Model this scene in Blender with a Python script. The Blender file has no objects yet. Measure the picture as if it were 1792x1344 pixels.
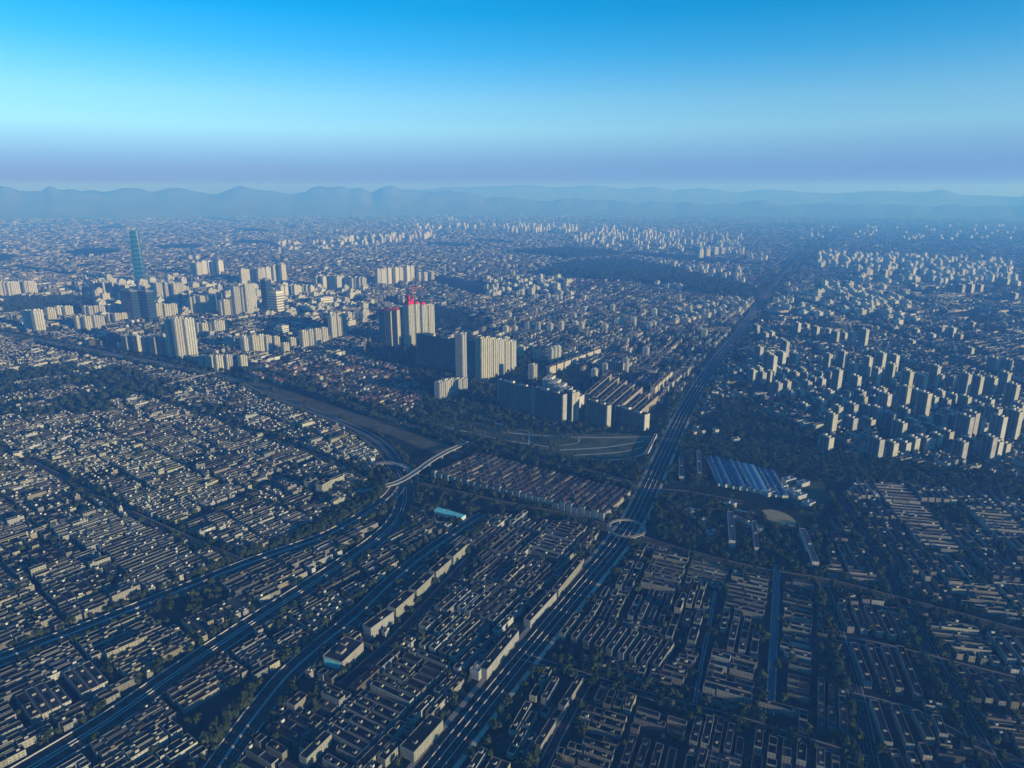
import bpy, math, random
import numpy as np
from mathutils import Vector
random.seed(11); rng = np.random.default_rng(11)
R = math.radians
scene = bpy.context.scene
col = scene.collection

# ------------------------------------------------------------------ camera, sky, sun, exposure
CAM_H, FPX, PITCH = 500.0, 1195.0, R(15.5)
cam = bpy.data.cameras.new('camera'); cam_o = bpy.data.objects.new('camera', cam); col.objects.link(cam_o)
cam.sensor_width = 36.0; cam.lens = 36.0 * FPX / 1792.0
cam.clip_start = 1.0; cam.clip_end = 200000.0
cam_o.location = (0, 0, CAM_H); cam_o.rotation_euler = (R(90) - PITCH, 0, 0)
scene.camera = cam_o

SUN_AZ, SUN_EL = R(125), R(9.5)
world = bpy.data.worlds.new('World'); scene.world = world; world.use_nodes = True
wt = world.node_tree; bg = wt.nodes['Background']
sky = wt.nodes.new('ShaderNodeTexSky'); sky.sky_type = 'NISHITA'; sky.sun_disc = False
sky.sun_elevation = SUN_EL; sky.sun_rotation = SUN_AZ
sky.altitude = 500; sky.air_density = 1.0; sky.dust_density = 0.1; sky.ozone_density = 3.0
tc = wt.nodes.new('ShaderNodeTexCoord'); sx = wt.nodes.new('ShaderNodeSeparateXYZ')
wt.links.new(tc.outputs['Generated'], sx.inputs[0])
ramp = wt.nodes.new('ShaderNodeValToRGB')                    # a clean, deeply blue winter sky: less red the higher one looks
e = ramp.color_ramp.elements
e[0].position = 0.0; e[0].color = (0.09, 0.0, 0.34, 1)
e[1].position = 0.75; e[1].color = (0.002, 0.42, 0.80, 1)
for pos, c in ((0.014, (0.10, 0.03, 0.56, 1)), (0.028, (0.17, 0.22, 0.78, 1)), (0.045, (0.25, 0.39, 0.95, 1)), (0.085, (0.56, 0.82, 1.08, 1)), (0.12, (0.54, 0.86, 1.08, 1)), (0.18, (0.15, 0.76, 1.08, 1)), (0.225, (0.0, 0.70, 1.02, 1))):
    n = e.new(pos); n.color = c
wt.links.new(sx.outputs['Z'], ramp.inputs[0])
mul = wt.nodes.new('ShaderNodeMix'); mul.data_type = 'RGBA'; mul.blend_type = 'MULTIPLY'; mul.inputs[0].default_value = 1.0
wt.links.new(sky.outputs[0], mul.inputs[6]); wt.links.new(ramp.outputs[0], mul.inputs[7])
wt.links.new(mul.outputs[2], bg.inputs[0]); bg.inputs[1].default_value = 0.15

sun = bpy.data.lights.new('sun', 'SUN'); sun.energy = 4.3; sun.angle = R(0.5); sun.color = (1.0, 0.995, 0.97)
sun_o = bpy.data.objects.new('sun', sun); col.objects.link(sun_o)
S = Vector((math.sin(SUN_AZ) * math.cos(SUN_EL), math.cos(SUN_AZ) * math.cos(SUN_EL), math.sin(SUN_EL)))
sun_o.rotation_euler = (-S).to_track_quat('-Z', 'Y').to_euler()
sun_o.location = S * 3000
vs = scene.view_settings
vs.view_transform = 'Standard'; vs.look = 'None'; vs.gamma = 1.0; vs.exposure = 0.5; vs.use_curve_mapping = False
scene.render.engine = 'CYCLES'
cy = scene.cycles
cy.use_denoising = True
try: cy.denoiser = 'OPENIMAGEDENOISE'
except Exception: pass
cy.max_bounces = 4; cy.diffuse_bounces = 2; cy.glossy_bounces = 2; cy.transmission_bounces = 2; cy.volume_bounces = 1
cy.transparent_max_bounces = 4; cy.caustics_reflective = False; cy.caustics_refractive = False

# ------------------------------------------------------------------ from a point seen to the ground it lies on (metres)
cP, sP = math.cos(PITCH), math.sin(PITCH)
def G(px, py, z=0.0):
    x = (px - 896) / FPX; u = (672 - py) / FPX
    d = (x, cP + u * sP, -sP + u * cP); t = (z - CAM_H) / d[2]
    return (d[0] * t, d[1] * t)
def Gs(pts): return [G(*p) for p in pts]
def height_at(Y, py):
    k = (672 - py) / FPX
    return CAM_H + Y * (k * cP - sP) / (cP + k * sP)
def pix(x, y, z):
    d = y * cP - (z - CAM_H) * sP; u = y * sP + (z - CAM_H) * cP
    return 896 + FPX * x / d, 672 - FPX * u / d

# ------------------------------------------------------------------ materials
def new_mat(name):
    m = bpy.data.materials.new(name); m.use_nodes = True
    nt = m.node_tree; b = nt.nodes['Principled BSDF']
    return m, nt, b
def nd(nt, t, **k):
    n = nt.nodes.new(t)
    for a, v in k.items(): setattr(n, a, v)
    return n
def mth(nt, op, a, b=None, clamp=False):
    n = nt.nodes.new('ShaderNodeMath'); n.operation = op; n.use_clamp = clamp
    for i, v in enumerate((a, b)):
        if v is None: continue
        if isinstance(v, (int, float)): n.inputs[i].default_value = v
        else: nt.links.new(v, n.inputs[i])
    return n.outputs[0]
def mixc(nt, fac, a, b, mode='MIX'):
    n = nt.nodes.new('ShaderNodeMix'); n.data_type = 'RGBA'; n.blend_type = mode
    for i, v in ((0, fac), (6, a), (7, b)):
        if isinstance(v, (int, float)): n.inputs[i].default_value = v
        elif isinstance(v, tuple): n.inputs[i].default_value = (*v, 1) if len(v) == 3 else v
        else: nt.links.new(v, n.inputs[i])
    return n.outputs[2]
def noise(nt, scale, detail=4, vec=None, rough=0.6):
    n = nd(nt, 'ShaderNodeTexNoise'); n.inputs['Scale'].default_value = scale; n.inputs['Detail'].default_value = detail
    n.inputs['Roughness'].default_value = rough
    if vec is not None: nt.links.new(vec, n.inputs['Vector'])
    return n.outputs['Fac']
def worldpos(nt): return nd(nt, 'ShaderNodeNewGeometry').outputs['Position']
def rampf(nt, fac, stops):
    r = nd(nt, 'ShaderNodeValToRGB'); el = r.color_ramp.elements
    el[0].position, el[1].position = stops[0][0], stops[-1][0]
    el[0].color, el[1].color = (*stops[0][1], 1), (*stops[-1][1], 1)
    for p, c in stops[1:-1]:
        q = el.new(p); q.color = (*c, 1)
    nt.links.new(fac, r.inputs[0]); return r.outputs[0]

def wall_material(name, bay=3.4, glassy=False):
    """painted render or tile, with rows of windows laid out in metres; colour comes with each building"""
    m, nt, b = new_mat(name)
    at = nd(nt, 'ShaderNodeAttribute', attribute_name='tint')
    uv = nd(nt, 'ShaderNodeUVMap', uv_map='metres'); s = nd(nt, 'ShaderNodeSeparateXYZ'); nt.links.new(uv.outputs[0], s.inputs[0])
    fu = mth(nt, 'FRACT', mth(nt, 'DIVIDE', s.outputs[0], bay)); fv = mth(nt, 'FRACT', mth(nt, 'DIVIDE', s.outputs[1], 3.0))
    lo, hi = (0.12, 0.92) if glassy else (0.34, 0.80)
    w = mth(nt, 'MULTIPLY', mth(nt, 'MULTIPLY', mth(nt, 'GREATER_THAN', fu, lo), mth(nt, 'LESS_THAN', fu, hi)),
            mth(nt, 'MULTIPLY', mth(nt, 'GREATER_THAN', fv, 0.36), mth(nt, 'LESS_THAN', fv, 0.84)))
    cell = nd(nt, 'ShaderNodeTexWhiteNoise'); cell.noise_dimensions = '3D'
    cx = nd(nt, 'ShaderNodeCombineXYZ')
    nt.links.new(mth(nt, 'FLOOR', mth(nt, 'DIVIDE', s.outputs[0], bay)), cx.inputs[0])
    nt.links.new(mth(nt, 'FLOOR', mth(nt, 'DIVIDE', s.outputs[1], 3.0)), cx.inputs[1])
    nt.links.new(cx.outputs[0], cell.inputs['Vector'])
    wcol = mixc(nt, cell.outputs['Value'], (0.03, 0.04, 0.05), (0.14, 0.15, 0.16))
    grime = mth(nt, 'ADD', mth(nt, 'MULTIPLY', noise(nt, 0.11, 5, worldpos(nt)), 0.8), 0.55)
    base = mixc(nt, 1.0, at.outputs['Color'], grime, 'MULTIPLY')
    nt.links.new(mixc(nt, mth(nt, 'MULTIPLY', w, 0.85), base, wcol), b.inputs['Base Color'])
    b.inputs['Roughness'].default_value = 0.85; b.inputs['Specular IOR Level'].default_value = 0.08
    return m
def tint_material(name, nscale=0.25, amt=0.9, rough=0.95, spec=0.0):
    m, nt, b = new_mat(name)
    at = nd(nt, 'ShaderNodeAttribute', attribute_name='tint')
    g = mth(nt, 'ADD', mth(nt, 'MULTIPLY', noise(nt, nscale, 5, worldpos(nt), 0.7), amt), 1 - amt * 0.5)
    nt.links.new(mixc(nt, 1.0, at.outputs['Color'], g, 'MULTIPLY'), b.inputs['Base Color'])
    b.inputs['Roughness'].default_value = rough; b.inputs['Specular IOR Level'].default_value = spec
    return m
def plain(name, c, rough=0.7, spec=0.3, metal=0.0, nscale=0.6, amt=0.5):
    m, nt, b = new_mat(name)
    g = mth(nt, 'ADD', mth(nt, 'MULTIPLY', noise(nt, nscale, 4, worldpos(nt)), amt), 1 - amt * 0.5)
    nt.links.new(mixc(nt, 1.0, c, g, 'MULTIPLY'), b.inputs['Base Color'])
    b.inputs['Roughness'].default_value = rough; b.inputs['Specular IOR Level'].default_value = spec; b.inputs['Metallic'].default_value = metal
    return m
M = {}
M['wall'] = wall_material('painted_wall')
M['tower'] = wall_material('tower_wall', 3.0)
M['roof'] = tint_material('flat_roof')
M['concrete'] = plain('pale_concrete', (0.21, 0.20, 0.175))
M['barrier'] = plain('concrete_barrier', (0.42, 0.42, 0.40))
M['deck'] = plain('bridge_concrete', (0.26, 0.245, 0.215), nscale=0.2)
M['path'] = plain('dirt_path', (0.36, 0.33, 0.25), nscale=0.05, amt=0.9)
M['bark'] = plain('bark', (0.05, 0.04, 0.03))
M['bluesteel'] = plain('blue_steel_roof', (0.022, 0.075, 0.18), 0.6, 0.3, nscale=0.08)
M['paleblue'] = plain('pale_blue_steel_roof', (0.07, 0.17, 0.29), 0.6, 0.3, nscale=0.08)
M['bluesteel2'] = plain('faded_blue_roof', (0.035, 0.085, 0.15), 0.7, 0.2, nscale=0.06, amt=1.0)
M['turquoise'] = plain('turquoise_roof', (0.16, 0.55, 0.55), 0.6, 0.3, nscale=0.15, amt=0.7)
M['rednet'] = plain('red_safety_net', (0.42, 0.022, 0.03), 0.8, 0.2)
M['water'] = plain('canal_water', (0.02, 0.06, 0.09), 0.08, 0.5)
M['brownroof'] = plain('tile_roof', (0.15, 0.07, 0.045), nscale=0.4, amt=0.9)
M['sand'] = plain('playing_field', (0.30, 0.23, 0.11), nscale=0.05, amt=0.5)
M['steel'] = plain('crane_steel', (0.45, 0.08, 0.05))

def glass_material():
    m, nt, b = new_mat('teal_glass')
    uv = nd(nt, 'ShaderNodeUVMap', uv_map='metres'); s = nd(nt, 'ShaderNodeSeparateXYZ'); nt.links.new(uv.outputs[0], s.inputs[0])
    fv = mth(nt, 'FRACT', mth(nt, 'DIVIDE', s.outputs[1], 4.2)); fu = mth(nt, 'FRACT', mth(nt, 'DIVIDE', s.outputs[0], 3.0))
    sp = mth(nt, 'MAXIMUM', mth(nt, 'LESS_THAN', fv, 0.25), mth(nt, 'LESS_THAN', fu, 0.12))
    nt.links.new(mixc(nt, sp, (0.001, 0.034, 0.065), (0.001, 0.055, 0.10)), b.inputs['Base Color'])
    b.inputs['Roughness'].default_value = 0.22; b.inputs['Specular IOR Level'].default_value = 0.6
    return m
M['glass'] = glass_material()
M['glassband'] = plain('pale_glass_band', (0.004, 0.085, 0.14), 0.4, 0.4)
M['darkglass'] = plain('dark_glass', (0.012, 0.035, 0.06), 0.2, 0.5)
M['whiteband'] = plain('white_spandrel', (0.62, 0.58, 0.46))
M['greyband'] = plain('grey_window_band', (0.16, 0.17, 0.17), 0.4, 0.4)

def foliage(name, a, bb):
    m, nt, b = new_mat(name)
    oi = nd(nt, 'ShaderNodeObjectInfo')
    g = nd(nt, 'ShaderNodeNewGeometry')
    f = mth(nt, 'ADD', mth(nt, 'MULTIPLY', oi.outputs['Random'], 0.55), mth(nt, 'MULTIPLY', g.outputs['Random Per Island'], 0.45))
    nt.links.new(mixc(nt, f, a, bb), b.inputs['Base Color'])
    b.inputs['Roughness'].default_value = 0.9; b.inputs['Specular IOR Level'].default_value = 0.0
    return m
M['leaf'] = foliage('dark_leaves', (0.014, 0.026, 0.012), (0.055, 0.070, 0.026))

def ground_material():
    m, nt, b = new_mat('city_ground')
    p = worldpos(nt)
    a = noise(nt, 0.0045, 6, p, 0.62); c = noise(nt, 0.05, 5, p, 0.7)
    base = rampf(nt, a, [(0.30, (0.010, 0.017, 0.010)), (0.48, (0.016, 0.020, 0.015)), (0.60, (0.026, 0.026, 0.022)), (0.75, (0.042, 0.036, 0.028))])
    nt.links.new(mixc(nt, 1.0, base, mth(nt, 'ADD', mth(nt, 'MULTIPLY', c, 1.3), 0.35), 'MULTIPLY'), b.inputs['Base Color'])
    b.inputs['Roughness'].default_value = 1.0; b.inputs['Specular IOR Level'].default_value = 0.0
    return m
M['ground'] = ground_material()
def field_material(name, c1, c2, sc):
    m, nt, b = new_mat(name); p = worldpos(nt)
    nt.links.new(rampf(nt, noise(nt, sc, 7, p, 0.7), [(0.3, c1), (0.7, c2)]), b.inputs['Base Color'])
    b.inputs['Roughness'].default_value = 1.0; b.inputs['Specular IOR Level'].default_value = 0.0
    return m
M['earth'] = field_material('bare_earth', (0.045, 0.048, 0.026), (0.14, 0.118, 0.072), 0.03)
M['field'] = field_material('allotment_field', (0.022, 0.042, 0.018), (0.12, 0.12, 0.06), 0.03)
M['mountain'] = field_material('forested_rock', (0.05, 0.06, 0.05), (0.12, 0.12, 0.10), 0.002)

def road_material(name, lanes, half, base=(0.026, 0.022, 0.017)):
    m, nt, b = new_mat(name)
    uv = nd(nt, 'ShaderNodeUVMap', uv_map='metres'); s = nd(nt, 'ShaderNodeSeparateXYZ'); nt.links.new(uv.outputs[0], s.inputs[0])
    p = worldpos(nt)
    g = mth(nt, 'ADD', mth(nt, 'MULTIPLY', noise(nt, 0.07, 5, p, 0.7), 0.9), 0.55)
    asp = mixc(nt, 1.0, base, g, 'MULTIPLY')
    lw = 2 * half / lanes
    fu = mth(nt, 'FRACT', mth(nt, 'DIVIDE', mth(nt, 'ADD', s.outputs[0], half), lw))
    near = mth(nt, 'MAXIMUM', mth(nt, 'LESS_THAN', fu, 0.05), mth(nt, 'GREATER_THAN', fu, 0.95))
    dash = mth(nt, 'LESS_THAN', mth(nt, 'FRACT', mth(nt, 'DIVIDE', s.outputs[1], 15.0)), 0.5)
    edge = mth(nt, 'GREATER_THAN', mth(nt, 'ABSOLUTE', s.outputs[0]), half - 0.5)
    line = mth(nt, 'MAXIMUM', mth(nt, 'MULTIPLY', near, dash), mth(nt, 'MULTIPLY', edge, near))
    nt.links.new(mixc(nt, mth(nt, 'MULTIPLY', line, 0.8), asp, (0.28, 0.28, 0.27)), b.inputs['Base Color'])
    b.inputs['Roughness'].default_value = 0.95; b.inputs['Specular IOR Level'].default_value = 0.02
    return m
M['road8'] = road_material('boulevard_asphalt', 8, 15.0)
M['road4'] = road_material('expressway_asphalt', 3, 6.0, (0.050, 0.041, 0.030))
M['road2'] = road_material('street_asphalt', 2, 3.5, (0.026, 0.026, 0.028))

# ------------------------------------------------------------------ mesh helpers
class Builder:
    """collects boxes, parapet boxes and gabled boxes and builds ONE mesh (metres UV, tint per face)"""
    def __init__(s): s.V = []; s.L = []; s.T = []; s.U = []; s.C = []; s.MI = []; s.n = 0
    def _add(s, v, faces, uvs, tints, mis):
        n = len(v); s.V.append(v.reshape(-1, 3)); nv = v.shape[1]
        off = s.n + np.arange(n)[:, None] * nv; s.n += n * nv
        for f, uv, t, mi in zip(faces, uvs, tints, mis):
            s.L.append((off + np.array(f)[None]).reshape(-1)); s.T.append(np.full(n, len(f)))
            s.U.append(uv.reshape(-1, 2)); s.C.append(t); s.MI.append(np.full(n, mi))
    @staticmethod
    def arr(*a):
        a = [np.atleast_1d(np.asarray(x, float)) for x in a]; n = max(len(x) for x in a)
        return [np.broadcast_to(x, (n,)) for x in a]
    def rect(s, cx, cy, z, lx, ly, ang):
        c, sn = np.cos(ang), np.sin(ang); out = []
        for sx_, sy_ in ((-1, -1), (1, -1), (1, 1), (-1, 1)):
            x = sx_ * lx / 2; y = sy_ * ly / 2
            out.append(np.stack([cx + x * c - y * sn, cy + x * sn + y * c, z], 1))
        return np.stack(out, 1)
    def boxes(s, cx, cy, z0, lx, ly, h, ang, wt, rt, parapet=0.0, rim=0.5, gable=0.0, wm=0, rm=1, rimk=1.0):
        cx, cy, z0, lx, ly, h, ang = s.arr(cx, cy, z0, lx, ly, h, ang); n = len(cx)
        if n == 0: return s
        wt = np.broadcast_to(np.asarray(wt, float).reshape(-1, 3), (n, 3)); rt = np.broadcast_to(np.asarray(rt, float).reshape(-1, 3), (n, 3))
        b = s.rect(cx, cy, z0, lx, ly, ang); t = s.rect(cx, cy, z0 + h, lx, ly, ang)
        v = [b, t]; faces = [(0, 1, 5, 4), (1, 2, 6, 5), (2, 3, 7, 6), (3, 0, 4, 7)]
        z = np.zeros(n); uv = []
        for k, ln in enumerate((lx, ly, lx, ly)):
            o = (cx * 0.37 + cy * 0.11 + k * 5) % 40 // 3.4 * 3.4
            uv.append(np.stack([np.stack([o, z], 1), np.stack([o + ln, z], 1), np.stack([o + ln, h], 1), np.stack([o, h], 1)], 1))
        tints = [wt] * 4; mis = [wm] * 4
        zero4 = np.zeros((n, 4, 2)); zero3 = np.zeros((n, 3, 2))
        if gable:
            ax = np.stack([np.cos(ang), np.sin(ang), z], 1) * (lx / 2 - 0.0)[:, None]
            cen = np.stack([cx, cy, z0 + h + gable], 1)
            v.append(np.stack([cen - ax, cen + ax], 1))
            faces += [(4, 5, 9, 8), (6, 7, 8, 9), (5, 6, 9), (7, 4, 8)]
            uv += [zero4, zero4, zero3, zero3]; tints += [rt, rt, wt, wt]; mis += [rm, rm, wm, wm]
        elif parapet:
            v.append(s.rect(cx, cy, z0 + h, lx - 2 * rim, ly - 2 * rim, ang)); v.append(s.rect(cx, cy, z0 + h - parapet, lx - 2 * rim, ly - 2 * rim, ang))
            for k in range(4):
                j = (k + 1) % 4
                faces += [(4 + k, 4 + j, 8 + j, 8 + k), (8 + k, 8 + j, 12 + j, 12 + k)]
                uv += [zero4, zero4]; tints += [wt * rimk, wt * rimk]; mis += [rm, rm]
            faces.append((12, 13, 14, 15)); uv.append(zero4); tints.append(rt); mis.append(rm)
        else:
            faces.append((4, 5, 6, 7)); uv.append(zero4); tints.append(rt); mis.append(rm)
        s._add(np.concatenate(v, 1), faces, uv, tints, mis); return s
    def mesh(s, name, mats):
        me = bpy.data.meshes.new(name)
        V = np.concatenate(s.V); L = np.concatenate(s.L).astype(np.int32); T = np.concatenate(s.T).astype(np.int32)
        me.vertices.add(len(V)); me.vertices.foreach_set('co', V.astype(np.float32).ravel())
        me.loops.add(len(L)); me.loops.foreach_set('vertex_index', L)
        st = np.zeros(len(T), np.int32); st[1:] = np.cumsum(T)[:-1]
        me.polygons.add(len(T)); me.polygons.foreach_set('loop_start', st); me.polygons.foreach_set('loop_total', T)
        me.polygons.foreach_set('material_index', np.concatenate(s.MI).astype(np.int32))
        uvl = me.uv_layers.new(name='metres'); uvl.data.foreach_set('uv', np.concatenate(s.U).astype(np.float32).ravel())
        C = np.concatenate(s.C); at = me.attributes.new('tint', 'FLOAT_COLOR', 'FACE')
        at.data.foreach_set('color', np.concatenate([C, np.ones((len(C), 1))], 1).astype(np.float32).ravel())
        me.polygons.foreach_set('use_smooth', np.zeros(len(T), bool)); me.update(calc_edges=True); me.validate()
        for m in mats: me.materials.append(M[m])
        return me
def link(name, me, parent=None, loc=None, rz=None):
    o = bpy.data.objects.new(name, me); col.objects.link(o)
    if parent is not None: o.parent = parent
    if loc is not None: o.location = loc
    if rz is not None: o.rotation_euler = (0, 0, rz)
    return o
def tag(o, label=None, cat=None, group=None, kind=None):
    if label: o['label'] = label
    if cat: o['category'] = cat
    if group: o['group'] = group
    if kind: o['kind'] = kind
    return o
def thing(name, label, cat, loc=(0, 0, 0), rz=0, group=None):
    return tag(link(name, None, None, loc, rz), label, cat, group)
def pymesh(name, V, F, mat, uv=None):
    me = bpy.data.meshes.new(name); me.from_pydata([tuple(v) for v in V], [], F); me.update()
    if mat: me.materials.append(M[mat])
    if uv is not None:
        l = me.uv_layers.new(name='metres')
        for lp in me.loops: l.data[lp.index].uv = uv[lp.vertex_index]
    return me
def az2ang(az): return R(90 - az)            # compass-like azimuth (0 = away from camera) to Blender z angle of a long axis

def smooth(P, step=14.0):
    P = [np.array(p, float) for p in P]; P = [2 * P[0] - P[1]] + P + [2 * P[-1] - P[-2]]; out = []
    for i in range(1, len(P) - 2):
        n = max(2, int(np.linalg.norm(P[i + 1] - P[i]) / step))
        for k in range(n):
            t = k / n; a, b, c, d = P[i - 1], P[i], P[i + 1], P[i + 2]
            out.append(0.5 * (2 * b + (c - a) * t + (2 * a - 5 * b + 4 * c - d) * t * t + (3 * b - a - 3 * c + d) * t ** 3))
    out.append(P[-2]); return np.array(out)
def normals2(P):
    d = np.gradient(P, axis=0); d /= np.linalg.norm(d, axis=1)[:, None] + 1e-9
    return np.stack([d[:, 1], -d[:, 0]], 1)      # to the right of travel
def ribbon(name, P, w, z, mat, off=0.0, parent=None, thick=0.0):
    """a strip along the centre line P, w wide, z high (number or array); with thickness it is a closed slab"""
    N = normals2(P); zz = np.broadcast_to(np.asarray(z, float), (len(P),)); V = []; UV = []; F = []
    s = np.concatenate([[0], np.cumsum(np.linalg.norm(np.diff(P, axis=0), axis=1))])
    for i in range(len(P)):
        for q in (-1, 1):
            p = P[i] + N[i] * (off + q * w / 2); V.append((p[0], p[1], zz[i])); UV.append((q * w / 2, s[i]))
            if thick: V.append((p[0], p[1], zz[i] - thick)); UV.append((q * w / 2, s[i]))
    for i in range(len(P) - 1):
        if not thick:
            a = 2 * i; F.append((a, a + 1, a + 3, a + 2))
        else:
            a = 4 * i; b = a + 4
            F += [(a, a + 2, b + 2, b), (a + 1, b + 1, b + 3, a + 3), (a, b, b + 1, a + 1), (a + 2, a + 3, b + 3, b + 2)]
    if thick:
        a = 4 * (len(P) - 1); F += [(0, 1, 3, 2), (a, a + 2, a + 3, a + 1)]
    return link(name, pymesh(name, V, F, mat, UV), parent)
def poly_sheet(name, pts, z, mat, kind='structure'):
    P = smooth(Gs(pts) + [G(*pts[0])], 40)[:-1]
    return tag(link(name, pymesh(name, [(p[0], p[1], z) for p in P], [tuple(range(len(P)))], mat)), kind=kind)

# ------------------------------------------------------------------ the ground and the mountains
def ground():
    V = []; F = []; rs = [0, 300, 800, 1600, 3000, 6000, 12000, 20000, 29000]; n = 72
    V.append((0, 0, 0))
    for r in rs[1:]:
        for k in range(n): a = 2 * math.pi * k / n; V.append((r * math.cos(a), r * math.sin(a), 0))
    for k in range(n): F.append((0, 1 + k, 1 + (k + 1) % n))
    for i in range(len(rs) - 2):
        for k in range(n):
            a = 1 + i * n + k; b = 1 + i * n + (k + 1) % n; F.append((a, a + n, b + n, b))
    tag(link('ground', pymesh('ground', V, F, 'ground')), kind='structure')
ground()
def mountains(name, D, W, prof, azr, seed, rough):
    r = np.random.default_rng(seed)
    xs = np.array([p[0] for p in prof], float); ys = np.array([p[1] for p in prof], float)
    az = np.linspace(R(azr[0]), R(azr[1]), 520); rows = 17
    px = 896 + np.tan(az) * FPX / math.cos(PITCH)
    py = np.interp(px, xs, ys)
    # ridge height seen at this bearing
    k = (672 - py) / FPX; Yd = D * np.cos(az); ridge = CAM_H + Yd * (k * cP - sP) / (cP + k * sP)
    outside = (px < xs[0]) | (px > xs[-1])
    ridge = np.where(outside, np.mean(ridge) + 90 * np.sin(az * 23 + seed) + 60 * np.sin(az * 57), ridge)
    ridge = np.maximum(ridge, 30)
    ph = r.uniform(0, 6.28, 40); fr = np.concatenate([r.uniform(40, 160, 20), r.uniform(160, 700, 20)])
    V = []; F = []
    for j in range(rows):
        t = j / (rows - 1); q = (t - 0.55) / 0.55 if t < 0.55 else (t - 0.55) / 0.45
        sh = max(0.0, 1 - abs(q)) ** 1.25
        rr = D + (t - 0.55) * W
        nz = sum(np.sin(az * fr[i] + ph[i] + t * (3 + i % 7) * (1 if i % 2 else -1)) / (1 + fr[i] / 60) for i in range(40))
        h = ridge * sh + rough * nz * sh * (1.0 if j != 9 else 0.8)
        h = np.minimum(h, 885)
        for a, hh in zip(az, h): V.append((rr * math.sin(a), rr * math.cos(a), hh - 1.5 if sh < 1e-6 else hh))
    n = len(az)
    for j in range(rows - 1):
        for i in range(n - 1): F.append((j * n + i, j * n + i + 1, (j + 1) * n + i + 1, (j + 1) * n + i))
    o = tag(link(name, pymesh(name, V, F, 'mountain')), kind='structure')
    for p in o.data.polygons: p.use_smooth = True
near_prof = [(0,325),(20,328),(35,333),(58,330),(72,333),(88,324),(105,332),(125,326),(145,333),(180,334),(220,329),(260,331),(290,327),(330,333),(365,336),(380,338),(395,332),(420,326),(450,330),(480,333),(505,338),(515,340),(540,334),(560,326),(590,322),(610,331),(628,325),(650,334),(668,328),(685,325),(705,331),(720,330),(760,336),(800,335),(815,333),(840,340),(855,344),(900,347),(960,350),(990,347),(1040,350),(1200,355),(1300,354),(1500,357),(1792,361)]
far_prof = [(0,340),(700,334),(780,328),(850,325),(915,322),(960,326),(1035,324),(1100,328),(1140,327),(1180,331),(1230,329),(1290,335),(1340,329),(1400,336),(1450,337),(1540,332),(1590,335),(1650,332),(1680,339),(1740,341),(1792,343)]
mountains('mountains', 20000, 3400, near_prof, (-62, 62), 3, 26)
mountains('far_mountains', 24000, 3600, far_prof, (-62, 62), 5, 14)

# ------------------------------------------------------------------ roads (traced along their centre lines)
BOUL = smooth(Gs([(690,1430),(757,1344),(868,1205),(978,1072),(1095,930),(1132,862),(1165,790),(1203,712),(1248,640),(1298,578),(1350,508),(1400,456),(1440,424),(1475,400)]), 25)
EXPR_W = smooth(Gs([(-260,1250),(-100,1190),(0,1155),(173,1091),(345,1022),(450,981),(572,938),(641,899),(684,868),(700,845)]), 14)
EXPR_IN = smooth(Gs([(-80,1424),(55,1344),(193,1260),(297,1187),(425,1101),(552,1019),(657,947),(698,905),(709,862),(698,826),(668,782),(620,752),(545,722),(460,688),(390,660),(200,622),(0,583),(-200,545)]), 18)
EXPR_MID = smooth(Gs([(330,1424),(385,1340),(434,1270),(482,1208),(513,1173),(565,1128),(624,1080),(693,1014),(762,959),(828,914),(850,902)]), 14)
EAST = smooth(Gs([(722,846),(800,864),(900,886),(1000,905),(1064,924),(1130,945),(1230,975),(1330,1000),(1450,1020),(1560,1048),(1700,1085),(1900,1140)]), 20)
RIGHT_ST = smooth(Gs([(1462,868),(1500,925),(1540,985),(1572,1040),(1620,1130),(1680,1240),(1740,1344),(1790,1430)]), 16)
RIGHT_ST2 = smooth(Gs([(1440,1022),(1456,1075),(1475,1140),(1500,1222),(1525,1344),(1540,1430)]), 14)
CROSS1 = smooth(Gs([(1470,1117),(1540,1130),(1612,1147),(1700,1170),(1820,1200)]), 16)
CROSS2 = smooth(Gs([(1494,1218),(1550,1232),(1606,1248),(1680,1288),(1820,1350)]), 16)
STREET_D = smooth(Gs([(910,1148),(960,1162),(1030,1185),(1150,1222),(1300,1262),(1420,1300),(1520,1330)]), 14)
STREET_E = smooth(Gs([(1030,1190),(990,1262),(940,1360)]), 12)
CANYON = smooth(Gs([(600,1200),(645,1160),(700,1110),(775,1030),(832,968)]), 12)
BELT_R = smooth(Gs([(1165,770),(1300,790),(1500,822),(1792,858),(1950,880)]), 30)
CROSS_U = smooth(Gs([(1060,838),(1130,856),(1200,862),(1300,880)]), 20)
CROSS_V = smooth(Gs([(900,758),(1000,764),(1100,766),(1180,770)]), 20)
GREEN_RD = smooth(Gs([(390,632),(520,672),(700,737),(830,778),(930,802),(1060,832),(1125,852)]), 25)
LEFT_ST = smooth(Gs([(640,838),(560,800),(450,760),(330,718),(240,690),(100,650)]), 25)
LEFT_ST2 = smooth(Gs([(430,985),(300,930),(190,880),(60,812),(-60,760)]), 25)
LEFT_ST3 = smooth(Gs([(300,930),(420,872),(520,820),(600,790)]), 25)
FAR_CROSS = smooth(Gs([(1345,512),(1200,480),(1050,455),(850,450)]), 60)
FAR_CROSS2 = smooth(Gs([(1350,508),(1500,560),(1700,640),(1900,720)]), 50)
ROADS = []      # (centre line, half width kept clear of buildings)
def road(name, P, w, mat, z=0.12, clear=3.0, kerb=True, extra=None):
    o = tag(ribbon(name, P, w, z, mat), kind='structure')
    if kerb:
        for q in (-1, 1): ribbon('kerb', P, 1.4, z + 0.14, 'concrete', q * (w / 2 + 0.9), o, 0.2)
    ROADS.append((P, w / 2 + clear)); return o
bo = road('boulevard', BOUL, 30, 'road8', 0.16, 14, False)
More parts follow.
